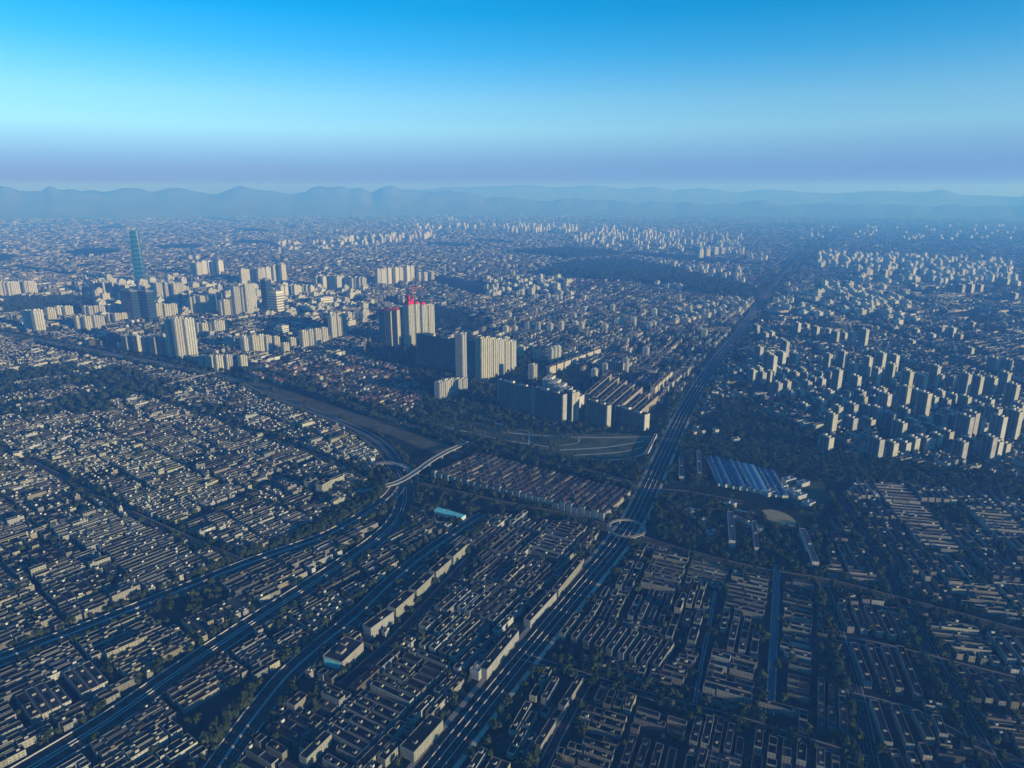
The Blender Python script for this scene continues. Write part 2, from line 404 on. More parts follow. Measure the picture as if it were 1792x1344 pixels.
for q in (-1, 1):
    ribbon('pavement', BOUL, 5.0, 0.30, 'concrete' if q < 0 else 'path', q * 18.5, bo, 0.3)
    ribbon('median_barrier', BOUL, 0.7, 0.9, 'barrier', q * 8.0, bo, 0.8)
ribbon('median_barrier', BOUL, 0.8, 1.0, 'barrier', 0, bo, 0.9)
def expressway(name, P, gap, z=0.2, clear=9):
    root = tag(link(name, None), kind='structure')
    for q in (-1, 1):
        o = ribbon('carriageway', P, 12, z, 'road4', q * (6 + gap / 2), root)
        ribbon('barrier', P, 0.8, z + 1.0, 'barrier', q * (gap / 2 - 0.3), root, 1.0)
        ribbon('barrier', P, 0.9, z + 1.0, 'barrier', q * (gap / 2 + 12.4), root, 1.0)
    ROADS.append((P, 12.8 + gap / 2 + clear)); return root
expressway('outer_expressway', EXPR_W, 2.4, clear=4)
expressway('inner_expressway', EXPR_IN, 5.0, 0.24, 3)
expressway('middle_expressway', EXPR_MID, 2.0, 0.2, 3)
road('east_road', EAST, 18, 'road4', 0.12, 5)
for n_, P_, w_ in (('side_street', RIGHT_ST, 14), ('side_street', RIGHT_ST2, 13), ('cross_street', CROSS1, 9), ('cross_street', CROSS2, 9), ('cross_street', STREET_D, 8),
                   ('cross_street', STREET_E, 7), ('canyon_street', CANYON, 12), ('belt_road', BELT_R, 12), ('cross_street', CROSS_U, 12), ('cross_street', CROSS_V, 10), ('belt_road', GREEN_RD, 10), ('side_street', LEFT_ST, 11),
                   ('side_street', LEFT_ST2, 10), ('side_street', LEFT_ST3, 8), ('far_road', FAR_CROSS, 24), ('far_road', FAR_CROSS2, 22)):
    road(n_, P_, w_, 'road2', 0.10 + 0.004 * len(ROADS), 4, w_ < 20)

# canal and paths
CANAL = smooth(Gs([(1360,985),(1357,1060),(1354,1120),(1351,1180),(1347,1250)]), 10)
o = tag(ribbon('canal_water', CANAL, 6, 0.35, 'water'), kind='structure')
for q in (-1, 1): ribbon('embankment', CANAL, 1.6, 0.9, 'concrete', q * 3.9, o, 0.9)
ROADS.append((CANAL, 6.5))
CANAL2 = smooth(Gs([(1252,1035),(1240,1100),(1228,1160),(1216,1230)]), 10)
o = tag(ribbon('canal_water', CANAL2, 2.5, 0.35, 'water'), kind='structure'); ROADS.append((CANAL2, 4))
for q in (-1, 1): ribbon('embankment', CANAL2, 1.0, 0.8, 'concrete', q * 1.8, o, 0.8)
poly_sheet('bare_earth', [(395,655),(450,668),(520,690),(620,722),(700,745),(770,772),(812,792),(795,803),(740,786),(690,764),(640,748),(600,738),(540,714),(470,693),(420,672)], 0.30, 'earth')
poly_sheet('field', [(735,690),(830,700),(930,745),(1050,757),(1140,764),(1130,795),(1085,806),(1000,803),(930,790),(820,768),(740,735)], 0.28, 'field')
for pts, w in (([(980,788),(1060,783),(1128,772)], 5), ([(1005,797),(1080,792),(1125,783)], 4), ([(1000,803),(1070,805),(1120,797),(1142,775)], 4), ([(880,757),(960,763),(1050,766),(1140,764)], 5),
               ([(760,708),(820,722),(890,748),(930,755)], 5), ([(700,742),(760,706),(800,700)], 5), ([(735,738),(800,752),(880,770),(960,782)], 4), ([(800,715),(845,728),(870,712),(900,722)], 4), ([(926,757),(926,780)], 3), ([(1012,765),(1012,775),(980,780)], 3),
               ([(880,700),(960,735),(1030,752)], 4), ([(1215,775),(1330,790),(1480,812),(1700,845)], 4), ([(1270,888),(1290,893),(1320,898)], 6)):
    tag(ribbon('footpath', smooth(Gs(pts), 15), w, 0.42, 'path'), kind='structure')

# flyover and ramp
def flyover(name, pts, w, label, zs):
    P = smooth(Gs(pts), 10); s = np.linspace(0, 1, len(P)); z = np.interp(s, np.linspace(0, 1, len(zs)), zs)
    root = thing(name, label, 'flyover', (float(P[0, 0]), float(P[0, 1]), 0)); Q = P - P[0]
    dk = ribbon('deck', Q, w, z, 'deck', 0, root, 1.3)
    for q in (-1, 1): ribbon('parapet', Q, 0.9, z + 1.1, 'concrete', q * (w / 2 - 0.2), dk, 1.25)
    for i in range(3, len(Q) - 3, 4):
        if z[i] > 3:
            b = Builder(); b.boxes(0, 0, 0, 2.2, w * 0.45, max(0.5, z[i] - 1.35), 0, (0.3, 0.29, 0.27), (0.3, 0.29, 0.27))
            link('pier', b.mesh('pier', ['roof', 'roof']), root, (Q[i, 0], Q[i, 1], 0), math.atan2(*(Q[i + 1] - Q[i])[::-1]))
    ROADS.append((P, w / 2 + 3))
flyover('flyover', [(618,863),(645,861),(680,856),(705,848),(730,833),(757,813),(790,793),(824,774)], 10.5, 'pale curved flyover crossing the bend of the inner expressway', [1.5, 7, 10, 10.5, 10, 9, 6, 1.5])
flyover('flyover', [(638,816),(660,815),(690,818),(715,827),(734,840)], 8, 'short curved slip ramp just above the long pale flyover', [1.5, 7, 8.6, 7, 1.5])
flyover('flyover', [(268,684),(300,675),(335,666),(375,654)], 9, 'straight pale bridge over the expressway at the upper left', [3, 8, 8, 3])

# ring footbridge over the junction
def ring_bridge():
    c = np.array(G(1096, 931)); root = thing('ring_footbridge', 'oval raised footbridge round the junction on the boulevard', 'footbridge', (c[0], c[1], 0))
    t = np.linspace(0, 2 * math.pi, 49); P = np.stack([28 * np.cos(t), 28 * np.sin(t)], 1)
    dk = ribbon('deck', P, 3.6, 6.5, 'deck', 0, root, 0.8)
    for q in (-1, 1): ribbon('railing', P, 0.4, 7.4, 'concrete', q * 1.7, dk, 1.0)
    for k in range(8):
        a = k * math.pi / 4 + 0.2; b = Builder(); b.boxes(0, 0, 0, 1.4, 1.4, 5.7, 0, (0.3, 0.3, 0.28), (0.3, 0.3, 0.28))
        link('pier', b.mesh('pier', ['roof', 'roof']), root, (28 * math.cos(a), 28 * math.sin(a), 0), a)
    return c
RING = ring_bridge()

# ------------------------------------------------------------------ keep-out tests
def dist_poly(P, X, Y):
    d = np.full(len(X), 1e9)
    lo = P.min(0) - 80; hi = P.max(0) + 80
    m = (X > lo[0]) & (X < hi[0]) & (Y > lo[1]) & (Y < hi[1]); idx = np.nonzero(m)[0]
    if len(idx) == 0: return d
    x, y = X[idx], Y[idx]; best = np.full(len(x), 1e9)
    Ps = P if len(P) < 60 else np.concatenate([P[::2], P[-1:]])
    for a, b in zip(Ps[:-1], Ps[1:]):
        e_ = b - a; L2 = e_ @ e_ + 1e-9
        t = np.clip(((x - a[0]) * e_[0] + (y - a[1]) * e_[1]) / L2, 0, 1)
        best = np.minimum(best, (x - a[0] - t * e_[0]) ** 2 + (y - a[1] - t * e_[1]) ** 2)
    d[idx] = np.sqrt(best); return d
def inside(poly, X, Y):
    P = np.array(poly, float); r = np.zeros(len(X), bool); j = len(P) - 1
    for i in range(len(P)):
        a, b = P[i], P[j]
        c = ((a[1] > Y) != (b[1] > Y)) & (X < (b[0] - a[0]) * (Y - a[1]) / (b[1] - a[1] + 1e-12) + a[0]); r ^= c; j = i
    return r
KEEP_OUT = [Gs(p) for p in (
    [(700,690),(835,695),(870,700),(1150,760),(1145,800),(1120,850),(1000,825),(800,772),(700,740)],            # fields under the slabs
    [(390,628),(830,772),(1120,850),(1125,870),(1060,840),(820,800),(600,752),(390,668)],                      # rail-side belt and bare earth
    [(560,905),(700,840),(740,845),(720,905),(670,945),(640,925),(600,915)],                                    # interchange greenery
    [(735,870),(830,895),(835,925),(745,915)],                                                                  # turquoise hall
    [(1145,865),(1285,870),(1285,965),(1145,940)],                                                              # wood
    [(1215,785),(1500,825),(1500,850),(1400,870),(1440,1005),(1270,980),(1270,880),(1215,870)],                 # sheds, school
    [(1200,770),(1500,800),(1792,840),(1792,862),(1450,842),(1200,800)],                                        # right belt
    [(720,590),(1000,640),(1140,720),(1140,760),(860,700),(740,705),(660,640),(640,610)],                       # big slabs and their court
    [(1000,462),(1080,456),(1170,470),(1290,502),(1345,516),(1300,528),(1150,497),(1060,492),(950,482)],        # far parkland
    [(900,442),(1010,436),(1090,446),(1010,452)], [(380,520),(395,545),(420,545),(400,520)],
    [(640,600),(760,600),(760,640),(640,640)], [(0,520),(160,520),(220,548),(0,552)],
    [(1240,690),(1470,775),(1500,812),(1260,770)],
)]
REDVILLA = Gs([(430,655),(500,618),(600,612),(700,645),(745,690),(715,728),(640,715),(540,685)])
TERRACE = Gs([(745,835),(815,787),(1120,865),(1085,918),(1000,895),(880,868)])

ORD = lambda n: f"{n}{'th' if 10 < n % 100 < 14 else {1:'st',2:'nd',3:'rd'}.get(n % 10, 'th')}"
# ------------------------------------------------------------------ hand-placed blocks: base line of the sunny side (px), depth, height
CREAM = [(0.44, 0.45, 0.36), (0.50, 0.51, 0.46), (0.38, 0.37, 0.31), (0.32, 0.335, 0.32), (0.42, 0.41, 0.29), (0.37, 0.34, 0.29)]
ROOFS = [(0.012, 0.012, 0.015), (0.020, 0.017, 0.018), (0.015, 0.018, 0.022), (0.030, 0.021, 0.018), (0.042, 0.038, 0.035)]
FOOT = []       # (cx, cy, lx, ly, ang) footprints already taken
def local_block(lx, ly, h, wt, rt, huts, parapet=1.0, wallk=1.0):
    """meshes of one flat-roofed block at its own origin: wall, roof, parapet, stair huts"""
    w = Builder(); w.boxes(0, 0, 0, lx, ly, h - 0.01, 0, tuple(c * wallk for c in wt), rt)
    wm = w.mesh('wall', ['wall', 'roof'])
    r = Builder(); r.boxes(0, 0, h, lx - 0.75, ly - 0.75, 0.25, 0, rt, rt); rm = r.mesh('roof', ['roof', 'roof'])
    p = Builder(); t = 0.35; pc = tuple(c * wallk * 0.85 for c in wt)
    for x, y, a, b in ((0, -ly / 2 + t / 2, lx, t), (0, ly / 2 - t / 2, lx, t), (-lx / 2 + t / 2, 0, t, ly - 2 * t), (lx / 2 - t / 2, 0, t, ly - 2 * t)):
        p.boxes(x, y, h - 0.01, a, b, parapet, 0, pc, pc)
    pm = p.mesh('parapet', ['roof', 'roof'])
    hm = []
    for (x, y, a, b, hh) in huts:
        q = Builder(); q.boxes(x, y, h + 0.25, a, b, hh, 0, pc, rt); hm.append(q.mesh('stair_hut', ['roof', 'roof']))
    return wm, rm, pm, hm
def place_block(meshes, name, label, cat, loc, ang, group=None):
    wm, rm, pm, hm = meshes
    root = thing(name, label, cat, loc, ang, group)
    link('wall', wm, root); rf = link('roof', rm, root); link('parapet', pm, root)
    for h_ in hm: link('stair_hut', h_, rf)
    return root
def random_huts(lx, ly, k):
    out = []
    for i in range(k):
        out.append(((i + 0.5) / k * lx - lx / 2 + random.uniform(-2, 2) * (lx > 14), random.uniform(-ly * 0.15, ly * 0.15), random.uniform(2.6, 4.2), random.uniform(2.4, 3.6), random.uniform(1.8, 2.8)))
    return out
def hand_slab(p1, p2, depth, h, label, wt=None, rt=None, huts=None, name='apartment_slab', cat='building', group=None):
    a, b = np.array(G(*p1)), np.array(G(*p2)); d = b - a; L = np.linalg.norm(d); d /= L
    nrm = np.array([d[1], -d[0]]);
    c = (a + b) / 2 - nrm * depth / 2; ang = math.atan2(d[1], d[0])
    wt = wt or tuple(c * 0.56 for c in random.choice(CREAM[:3])); rt = rt or random.choice(ROOFS[:3])
    place_block(local_block(L, depth, h, wt, rt, random_huts(L, depth, huts if huts is not None else max(1, int(L / 22))), 0.7), name, label, cat, (c[0], c[1], 0), ang, group)
    FOOT.append((c[0], c[1], L, depth, ang))
HS = [((852,1190),(908,1120),10,12,'long sunlit block along the boulevard beside the white roof pavilion'),
      ((928,1100),(974,1049),9,10,'sunlit slab on the boulevard, middle one below the ring footbridge'),
      ((977,1045),(1022,989),9,10,'sunlit slab on the boulevard, close below the ring footbridge'),
      ((946,1318),(984,1256),7,8,'thin lit shed row, lower half of the lane right of the boulevard'),
      ((988,1249),(1022,1195),7,8,'thin lit shed row, upper half of the lane right of the boulevard'),
      ((650,1120),(690,1090),13,15,'tall slab on the canyon street next to the teal-fronted office'),
      ((694,1085),(726,1056),13,15,'tall slab on the canyon street, second above the teal-fronted office'),
      ((730,1051),(760,1022),12,14,'tall slab on the canyon street, third above the teal-fronted office'),
      ((764,1018),(790,995),12,14,'tall slab on the canyon street, fourth above the teal-fronted office'),
      ((794,990),(818,968),12,14,'tall slab at the top end of the canyon street'),
      ((725,1335),(776,1277),16,11,'broad dark-roofed block with long lit edge beside the lower boulevard'),
      ((538,1346),(582,1302),9,11,'narrow block with one long lit edge at the bottom of the picture'),
      ((517,1252),(540,1232),11,11,'short lit block right of the middle expressway near the bottom'),
      ((505,868),(520,862),10,16,'first pale slab of the stepped row left of the interchange'),
      ((565,868),(582,858),14,20,'bright boxy block at the corner of the estate left of the interchange'),
      ((543,861),(556,853),12,19,'second tall pale slab of the row left of the interchange')]
Z9 = [((832,50),(890,178)),((905,55),(962,188)),((972,65),(1042,203)),((1046,90),(1112,218)),((1112,100),(1185,236)),
      ((905,262),(985,470)),((987,265),(1072,488)),((1066,280),(1150,505)),((1150,280),(1250,535)),((1012,570),(1092,795)),((1122,590),(1208,805)),((1232,622),(1312,770)),((1342,650),(1385,752))]
for i, (a_, b_) in enumerate(Z9):
    HS.append(((1200 + b_[0] / 3.027, 1050 + b_[1] / 3.027), (1200 + a_[0] / 3.027, 1050 + a_[1] / 3.027), 7.5, 8, f'long dark slab, {ORD(i - (0 if i < 5 else 5 if i < 9 else 9) + 1)} from left in the {"upper" if i < 5 else "middle" if i < 9 else "lower"} set between the two side streets'))
for i in range(9):
    HS.append(((988 + i * 20.5, 1121 + i * 7), (1015 + i * 20.5, 1085 + i * 6.5), 7, 8.5, f'long parallel slab, {ORD(i + 1)} from the boulevard in the row below the canal head'))
for h_ in HS: hand_slab(*h_)
# the office with the teal front at the foot of the canyon street
def office_teal():
    a = np.array(G(600, 1178)); b = np.array(G(637, 1142)); d = b - a; L = np.linalg.norm(d); d /= L; n_ = np.array([d[1], -d[0]]); dep = 26
    c = (a + b) / 2 - n_ * dep / 2; ang = math.atan2(d[1], d[0])
    m = local_block(L, dep, 13, (0.27, 0.26, 0.22), (0.03, 0.032, 0.04), [(-4, 0, 9, 8, 3), (8, 5, 5, 7, 2.5)])
    r = place_block(m, 'office_block', 'square office with teal glass front at the foot of the canyon street', 'office', (c[0], c[1], 0), ang)
    b2 = Builder(); b2.boxes(-L / 2 - 0.5, 0, 3, 0.9, dep * 0.85, 9, 0, (0.1, 0.4, 0.4), (0.1, 0.4, 0.4)); link('glass_front', b2.mesh('glass_front', ['turquoise', 'turquoise']), r)
    FOOT.append((c[0], c[1], L, dep, ang))
office_teal()
# white roof pavilion on the boulevard
hand_slab((838, 1192), (850, 1178), 11, 11, 'small white-roofed pavilion at the end of the sunlit boulevard block', (0.36, 0.36, 0.35), (0.2, 0.2, 0.2), 1, 'pavilion', 'building')

# turquoise hall
def barrel_shed(name, label, cat, p1, p2, w, wall_h, rise, roof_mat, group=None):
    a, b = np.array(G(*p1)), np.array(G(*p2)); d = b - a; L = float(np.linalg.norm(d)); c = (a + b) / 2; ang = math.atan2(d[1], d[0])
    root = thing(name, label, cat, (c[0], c[1], 0), ang, group)
    bb = Builder(); bb.boxes(0, 0, 0, L, w, wall_h, 0, (0.5, 0.46, 0.38), (0.3, 0.3, 0.3)); link('wall', bb.mesh('wall', ['roof', 'roof']), root)
    V = []; F = []; K = 8
    for i in range(2):
        for k in range(K + 1):
            t = math.pi * k / K; V.append(((i - 0.5) * (L + 0.8), -math.cos(t) * (w / 2 + 0.3), wall_h + 0.02 + rise * math.sin(t)))
    for k in range(K): F.append((k, k + 1, K + 2 + k, K + 1 + k))
    F += [tuple(range(K, -1, -1)), tuple(range(K + 1, 2 * K + 2)), (0, K + 1, 2 * K + 1, K)]
    rf = link('roof', pymesh('roof', V, F, roof_mat), root)
    for q in (-0.25, 0.25):
        v = Builder(); v.boxes(q * L, 0, wall_h + rise - 0.2, 3, 1.6, 1.2, 0, (0.3, 0.33, 0.35), (0.3, 0.33, 0.35)); link('roof_vent', v.mesh('roof_vent', ['roof', 'roof']), rf)
    FOOT.append((c[0], c[1], L + 4, w + 2, ang))
barrel_shed('market_hall', 'long low hall with bright turquoise roof near the interchange', 'hall', (764, 897), (811, 911), 14, 6, 2.2, 'turquoise')
for i in range(10):
    t = i / 9; o1 = ['first', 'second', 'third', 'fourth', 'fifth', 'sixth', 'seventh', 'eighth', 'ninth', 'tenth'][i]
    barrel_shed('blue_roof_shed', f'long blue-roofed shed, {o1} from the boulevard in the shed yard', 'shed', (1241 + t * 108, 803 + t * 26), (1262 + t * 112, 851 + t * 22), (10, 11, 9, 10, 11, 12.5, 12.5, 10, 9, 10)[i], (5, 6, 5, 7, 6, 6, 7, 5, 5, 6)[i], 2.6,
                ['bluesteel', 'bluesteel', 'bluesteel2', 'bluesteel', 'bluesteel2', 'paleblue', 'paleblue', 'bluesteel2', 'bluesteel', 'bluesteel2'][i], 'blue-roofed sheds in the yard')
# school slabs and sports ground
poly_sheet('open_ground', [(1215,878),(1285,885),(1300,905),(1290,965),(1235,962),(1200,930)], 0.26, 'field')
poly_sheet('open_ground', [(1378,840),(1440,845),(1450,890),(1410,905),(1385,880)], 0.26, 'field')
poly_sheet('sports_ground', [(1333,893),(1350,892),(1375,899),(1392,912),(1390,924),(1366,922),(1345,912)], 0.34, 'sand')
for p1, p2, dp, h_, lb in (((1286,960),(1282,908),9,12,'left wing of the school slabs below the sheds'), ((1327,970),(1322,922),6,10,'narrow pale school wing left of the sports ground'),
                       ((1432,998),(1408,938),9,12,'long slanting blue-grey slab below the sports ground'), ((1336,934),(1288,912),8,10,'school wing joining the two long ones'),
                       ((1132,800),(1150,763),5,5,'low shed strip on the verge of the boulevard by the fields'),
                       ((1197,842),(1196,805),9,8,'grey shed strip left of the blue sheds'), ((1228,835),(1226,797),8,9,'pale end building beside the first blue shed')):
    hand_slab(p1, p2, dp, h_, lb, (0.45, 0.44, 0.42), (0.05, 0.07, 0.09), 1, 'school_block' if 'school' in lb else 'shed', 'building')
for i, (x, y, w_) in enumerate(((1352,868,16),(1372,858,14),(1392,866,18),(1410,852,14),(1404,874,16),(1384,846,18),(1282,890,14),(1236,920,12),(1252,940,14),(1214,902,12),(1420,888,14))):
    hand_slab((x - w_ / 2, y + 2), (x + w_ / 2, y - 3), 12, 7, f'small pale blue-roofed shed, {ORD(i + 1)} of those scattered round the sports ground', (0.36, 0.37, 0.36), (0.08, 0.14, 0.19), 1, 'small_shed', 'shed', 'small sheds round the sports ground')
# white halls, upper left
for i, (x, y, w_) in enumerate(((72,618,22),(75,634,16),(96,630,14),(72,642,24),(108,628,16),(126,635,20),(150,640,26),(178,638,18),(20,650,30),(118,772,18),(40,800,30),(62,788,18),(108,800,12),(250,712,22))):
    nm = ['topmost', 'second', 'third', 'fourth', 'fifth', 'sixth', 'seventh', 'eighth', 'lone roadside', 'wide', 'big lowland', 'stepped', 'small', 'tall-walled'][i]
    hand_slab((x - w_ / 2, y + 3), (x + w_ / 2, y - 3), 13, 10, f'{nm} white hall among the low roofs at the upper left', (0.44, 0.43, 0.38), (0.14, 0.14, 0.13), 1, 'white_hall', 'hall', 'white halls at the upper left')

# ------------------------------------------------------------------ high towers
TW = [(0.43, 0.435, 0.36), (0.46, 0.465, 0.41), (0.38, 0.375, 0.32), (0.34, 0.345, 0.32), (0.42, 0.41, 0.31)]
_tm = {}
def tower_meshes(L, D, h, ti, detailed, painted_shade=False):
    key = (round(L), round(D), round(h / 4), ti, detailed, painted_shade)
    if key in _tm: return _tm[key]
    L, D, h = round(L), round(D), round(h / 4) * 4
    wt = TW[ti]; rt = (0.06, 0.055, 0.05); gw = tuple(c * (0.18 if painted_shade else 0.42) for c in wt); lw = tuple(c * (0.34 if painted_shade else 1.0) for c in wt)  # long sides and recessed wall coloured darker to imitate shade, ends stay pale
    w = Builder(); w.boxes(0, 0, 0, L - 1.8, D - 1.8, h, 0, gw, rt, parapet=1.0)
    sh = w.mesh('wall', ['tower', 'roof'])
    bays = []
    nl = max(2, int(L / 7)); ndp = max(1, int(D / 8))
    spec = []
    for k in range(nl):
        x = (k + 0.5) / nl * L - L / 2
        for q in (-1, 1): spec.append((x, q * (D / 2 - 0.6), L / nl * (0.5 if painted_shade else 0.62), 1.8, lw))
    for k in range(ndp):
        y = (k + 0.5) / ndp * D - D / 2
        for q in (-1, 1): spec.append((q * (L / 2 - 0.6), y, 1.8, D / ndp * (0.9 if painted_shade else 0.74), wt))
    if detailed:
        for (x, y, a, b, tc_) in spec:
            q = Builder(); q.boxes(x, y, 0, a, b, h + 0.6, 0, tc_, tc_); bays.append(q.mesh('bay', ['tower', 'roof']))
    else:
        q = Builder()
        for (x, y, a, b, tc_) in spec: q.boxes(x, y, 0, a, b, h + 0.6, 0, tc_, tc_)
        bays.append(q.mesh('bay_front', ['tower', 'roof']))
    cr = []
    for x_, a_, b_, e_ in ((-L * 0.2, L * 0.26, D * 0.5, 5.5), (L * 0.2, L * 0.2, D * 0.4, 4.2)):
        c = Builder(); c.boxes(x_, 0, h - 0.6, a_, b_, e_, 0, wt, rt); cr.append(c.mesh('roof_house', ['roof', 'roof']))
    _tm[key] = (sh, bays, cr, h); return _tm[key]
N_T = 0
def tower(x, yb, yt, az, L, D, label, group, detailed=False, pos=None, h=None):
    """x, yb: foot of the tower as seen; az: bearing of its long axis"""
    global N_T
    P = np.array(G(x, yb)) if pos is None else np.array(pos)
    if h is None: h = height_at(P[1], yt)
    h = max(18, h)
    n_ = np.array([math.sin(R(az)), math.cos(R(az))])
    sh, bays, cr, hh = tower_meshes(L, D, h, random.randrange(len(TW)), detailed, 100 < az % 180 < 170)  # slabs with ends toward the sun get shade painted on the long sides
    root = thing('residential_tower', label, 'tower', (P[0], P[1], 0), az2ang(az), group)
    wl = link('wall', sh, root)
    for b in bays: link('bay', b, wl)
    for c in cr: link('roof_house', c, root)
    FOOT.append((P[0], P[1], L + 6, D + 6, az2ang(az))); N_T += 1
    return root, hh
A_ = 'apartment towers'
def row(items, az, L, D, phrase, detailed=False):
    for i, (x, yb, yt) in enumerate(items): tower(x, yb, yt, az, L, D, f'pale apartment tower, {ORD(i + 1)} from left {phrase}' if len(items) > 1 else f'pale apartment tower {phrase}', A_, detailed)
FARL = []
def hazy(items, L, D):
    for (x, yb, yt) in items:
        P = G(x, yb); FARL.append((P[0], P[1], L, D, max(20, height_at(P[1], yt))))
def lin(x0, x1, n, b0, b1, t0, t1, j=1.5):
    return [(x0 + (x1 - x0) * k / max(1, n - 1) + random.uniform(-j, j) * 0.6, b0 + (b1 - b0) * k / max(1, n - 1) + random.uniform(-j, j), t0 + (t1 - t0) * k / max(1, n - 1) + random.uniform(-j, j)) for k in range(n)]
LA = 122     # long axis of the slabs on the left: dark side faces the camera's left, sunny ends to the right
row(lin(4, 29, 5, 518, 518, 494, 494), 30, 40, 22, 'in the group at the far left edge')
row(lin(45, 58, 3, 516, 516, 493, 493), 30, 40, 22, 'in the trio near the left edge')
row([(54,578,543),(71,583,542),(91,563,540),(107,556,536),(121,556,536)], 30, 32, 24, 'in the group above the left road')
row(lin(140, 178, 6, 579, 576, 555, 552), 30, 24, 20, 'in the lowest row left of the dark blocks')
row(lin(153, 216, 8, 558, 554, 537, 533), 30, 24, 20, 'in the middle row left of the dark blocks')
row(lin(195, 240, 5, 566, 562, 548, 547), 30, 26, 20, 'in the short row beside the dark blocks')
row(lin(166, 222, 11, 516, 524, 491, 499), LA, 40, 20, 'in the back row left of the teal skyscraper')
row(lin(274, 318, 7, 529, 527, 494, 495), 32, 30, 22, 'in the row right of the teal skyscraper foot')
row(lin(280, 306, 5, 560, 558, 533, 533), 32, 26, 20, 'in the row right of the dark blocks')
row(lin(322, 334, 2, 540, 538, 512, 508), LA, 32, 22, 'in the pair between the left tower rows')
row(lin(338, 388, 9, 549, 546, 520, 515), 32, 26, 20, 'in the long row mid left')
row(lin(392, 410, 4, 556, 554, 528, 520), 32, 28, 20, 'in the row before the five tall ones')
row(lin(417, 444, 5, 555, 553, 503, 498), 32, 30, 22, 'among the five tall ones left of the dark tower', True)
row(lin(350, 388, 6, 587, 584, 566, 563), 32, 24, 20, 'in the low row above the twin towers')
row([(306,623,559),(320,627,556),(337,625,558)], 30, 34, 16, 'of the three tall slender ones by the expressway', True)
row(lin(224, 292, 8, 610, 622, 588, 592), LA, 26, 16, 'in the shaded row left of the slender trio')
row([(357,641,623),(370,644,624),(384,651,623),(401,645,622),(426,646,623)], 32, 22, 18, 'in the front row nearest the left expressway', True)
row([(403,611,588),(432,620,590),(447,620,588)], 32, 24, 20, 'in the trio behind the front row')
row(lin(430, 460, 4, 620, 617, 589, 587), 32, 24, 18, 'in the cream row below the white office', True)
row([(470,617,588),(484,612,590),(500,622,600),(512,610,592)], 32, 22, 18, 'in the uneven group mid row')
row(lin(534, 568, 4, 609, 603, 578, 574), 32, 26, 20, 'of the four cream ones left of the brown villas', True)
row(lin(584, 602, 3, 593, 590, 555, 552), 32, 24, 20, 'of the tall trio right of the four cream ones', True)
row([(611,564,547),(629,564,548),(637,565,547)], 32, 22, 18, 'of the thin trio left of the red-topped towers')
hazy(lin(427, 497, 11, 497, 494, 472, 464), 34, 22)
hazy(lin(556, 637, 14, 505, 508, 482, 486), 34, 20)
hazy(lin(662, 720, 10, 500, 494, 470, 466), 30, 22)
row(lin(734, 755, 3, 493, 490, 478, 474), 32, 28, 20, 'of the small hazy trio at centre')
hazy(lin(340, 386, 6, 482, 481, 458, 457), 36, 24)
hazy(lin(426, 452, 4, 494, 492, 476, 474), 30, 22)
hazy(lin(452, 545, 14, 522, 516, 505, 500, 3), 26, 20)
# centre: pairs of shaded towers, the red-topped ones, the long slabs
TALL = []
for i, (x, yb, yt) in enumerate([(674,602,546),(684,604,544),(695,605,543),(706,604,540),(719,606,533),(731,604,531),(742,603,533),(753,601,534)]):
    TALL.append(tower(x, yb, yt, LA if i < 4 else 35, 30, 22, f'tall shaded tower, {ORD(i + 1)} from left in the red-topped cluster', 'red-topped towers', True) + ((x, yb),))
def red_top(root, hh, big):
    for x_, y_, a_, b_, z_ in (((-6, 0, 13, 18, 11), (7, 0, 14, 17, 17), (1, 3, 8, 9, 30)) if big else ((-5, 0, 11, 15, 7.5), (6, 1, 10, 12, 6))):
        b = Builder(); b.boxes(x_, y_, hh + 0.3, a_, b_, z_, 0, (0.5, 0.03, 0.04), (0.5, 0.03, 0.04))
        link('safety_net', b.mesh('safety_net', ['rednet', 'rednet']), root)
for i in (0, 1, 2, 4, 5, 6): red_top(TALL[i][0], TALL[i][1], i == 4)
def crane(x, yb, z_top, label):
    P = G(x, yb); root = thing('tower_crane', label, 'crane', (P[0], P[1], 0))
    b = Builder(); b.boxes(0, 0, 0, 2.2, 2.2, z_top, 0, (0.45, 0.05, 0.04), (0.45, 0.05, 0.04)); link('mast', b.mesh('mast', ['steel', 'steel']), root)
    b = Builder(); b.boxes(14, 0, z_top - 4, 52, 1.8, 2.0, 0, (0.45, 0.05, 0.04), (0.45, 0.05, 0.04)); link('jib', b.mesh('jib', ['steel', 'steel']), root)
    b = Builder(); b.boxes(-10, 0, z_top - 7, 4, 2.4, 2.9, 0, (0.3, 0.3, 0.3), (0.3, 0.3, 0.3)); link('counterweight', b.mesh('counterweight', ['roof', 'roof']), root)
crane(726, 596, 190, 'red tower crane rising behind the red-topped towers')
row([(740,612,588)], 35, 18, 16, 'small and sunlit at the foot of the red-topped cluster')
SL = 134
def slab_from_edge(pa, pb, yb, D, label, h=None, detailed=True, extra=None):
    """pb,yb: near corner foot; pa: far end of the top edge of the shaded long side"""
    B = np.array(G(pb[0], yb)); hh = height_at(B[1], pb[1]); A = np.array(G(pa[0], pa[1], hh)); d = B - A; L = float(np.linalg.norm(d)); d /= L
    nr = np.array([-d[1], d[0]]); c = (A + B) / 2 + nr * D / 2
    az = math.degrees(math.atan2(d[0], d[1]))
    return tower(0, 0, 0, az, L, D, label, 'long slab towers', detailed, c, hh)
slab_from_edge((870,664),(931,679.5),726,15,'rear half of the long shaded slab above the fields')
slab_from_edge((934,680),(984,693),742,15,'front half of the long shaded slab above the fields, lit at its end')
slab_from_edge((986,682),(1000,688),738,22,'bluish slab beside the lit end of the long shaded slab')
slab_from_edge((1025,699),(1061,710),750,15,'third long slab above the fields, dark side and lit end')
slab_from_edge((1076,712),(1127,727),754,18,'slab nearest the boulevard above the fields with a cluttered roof')
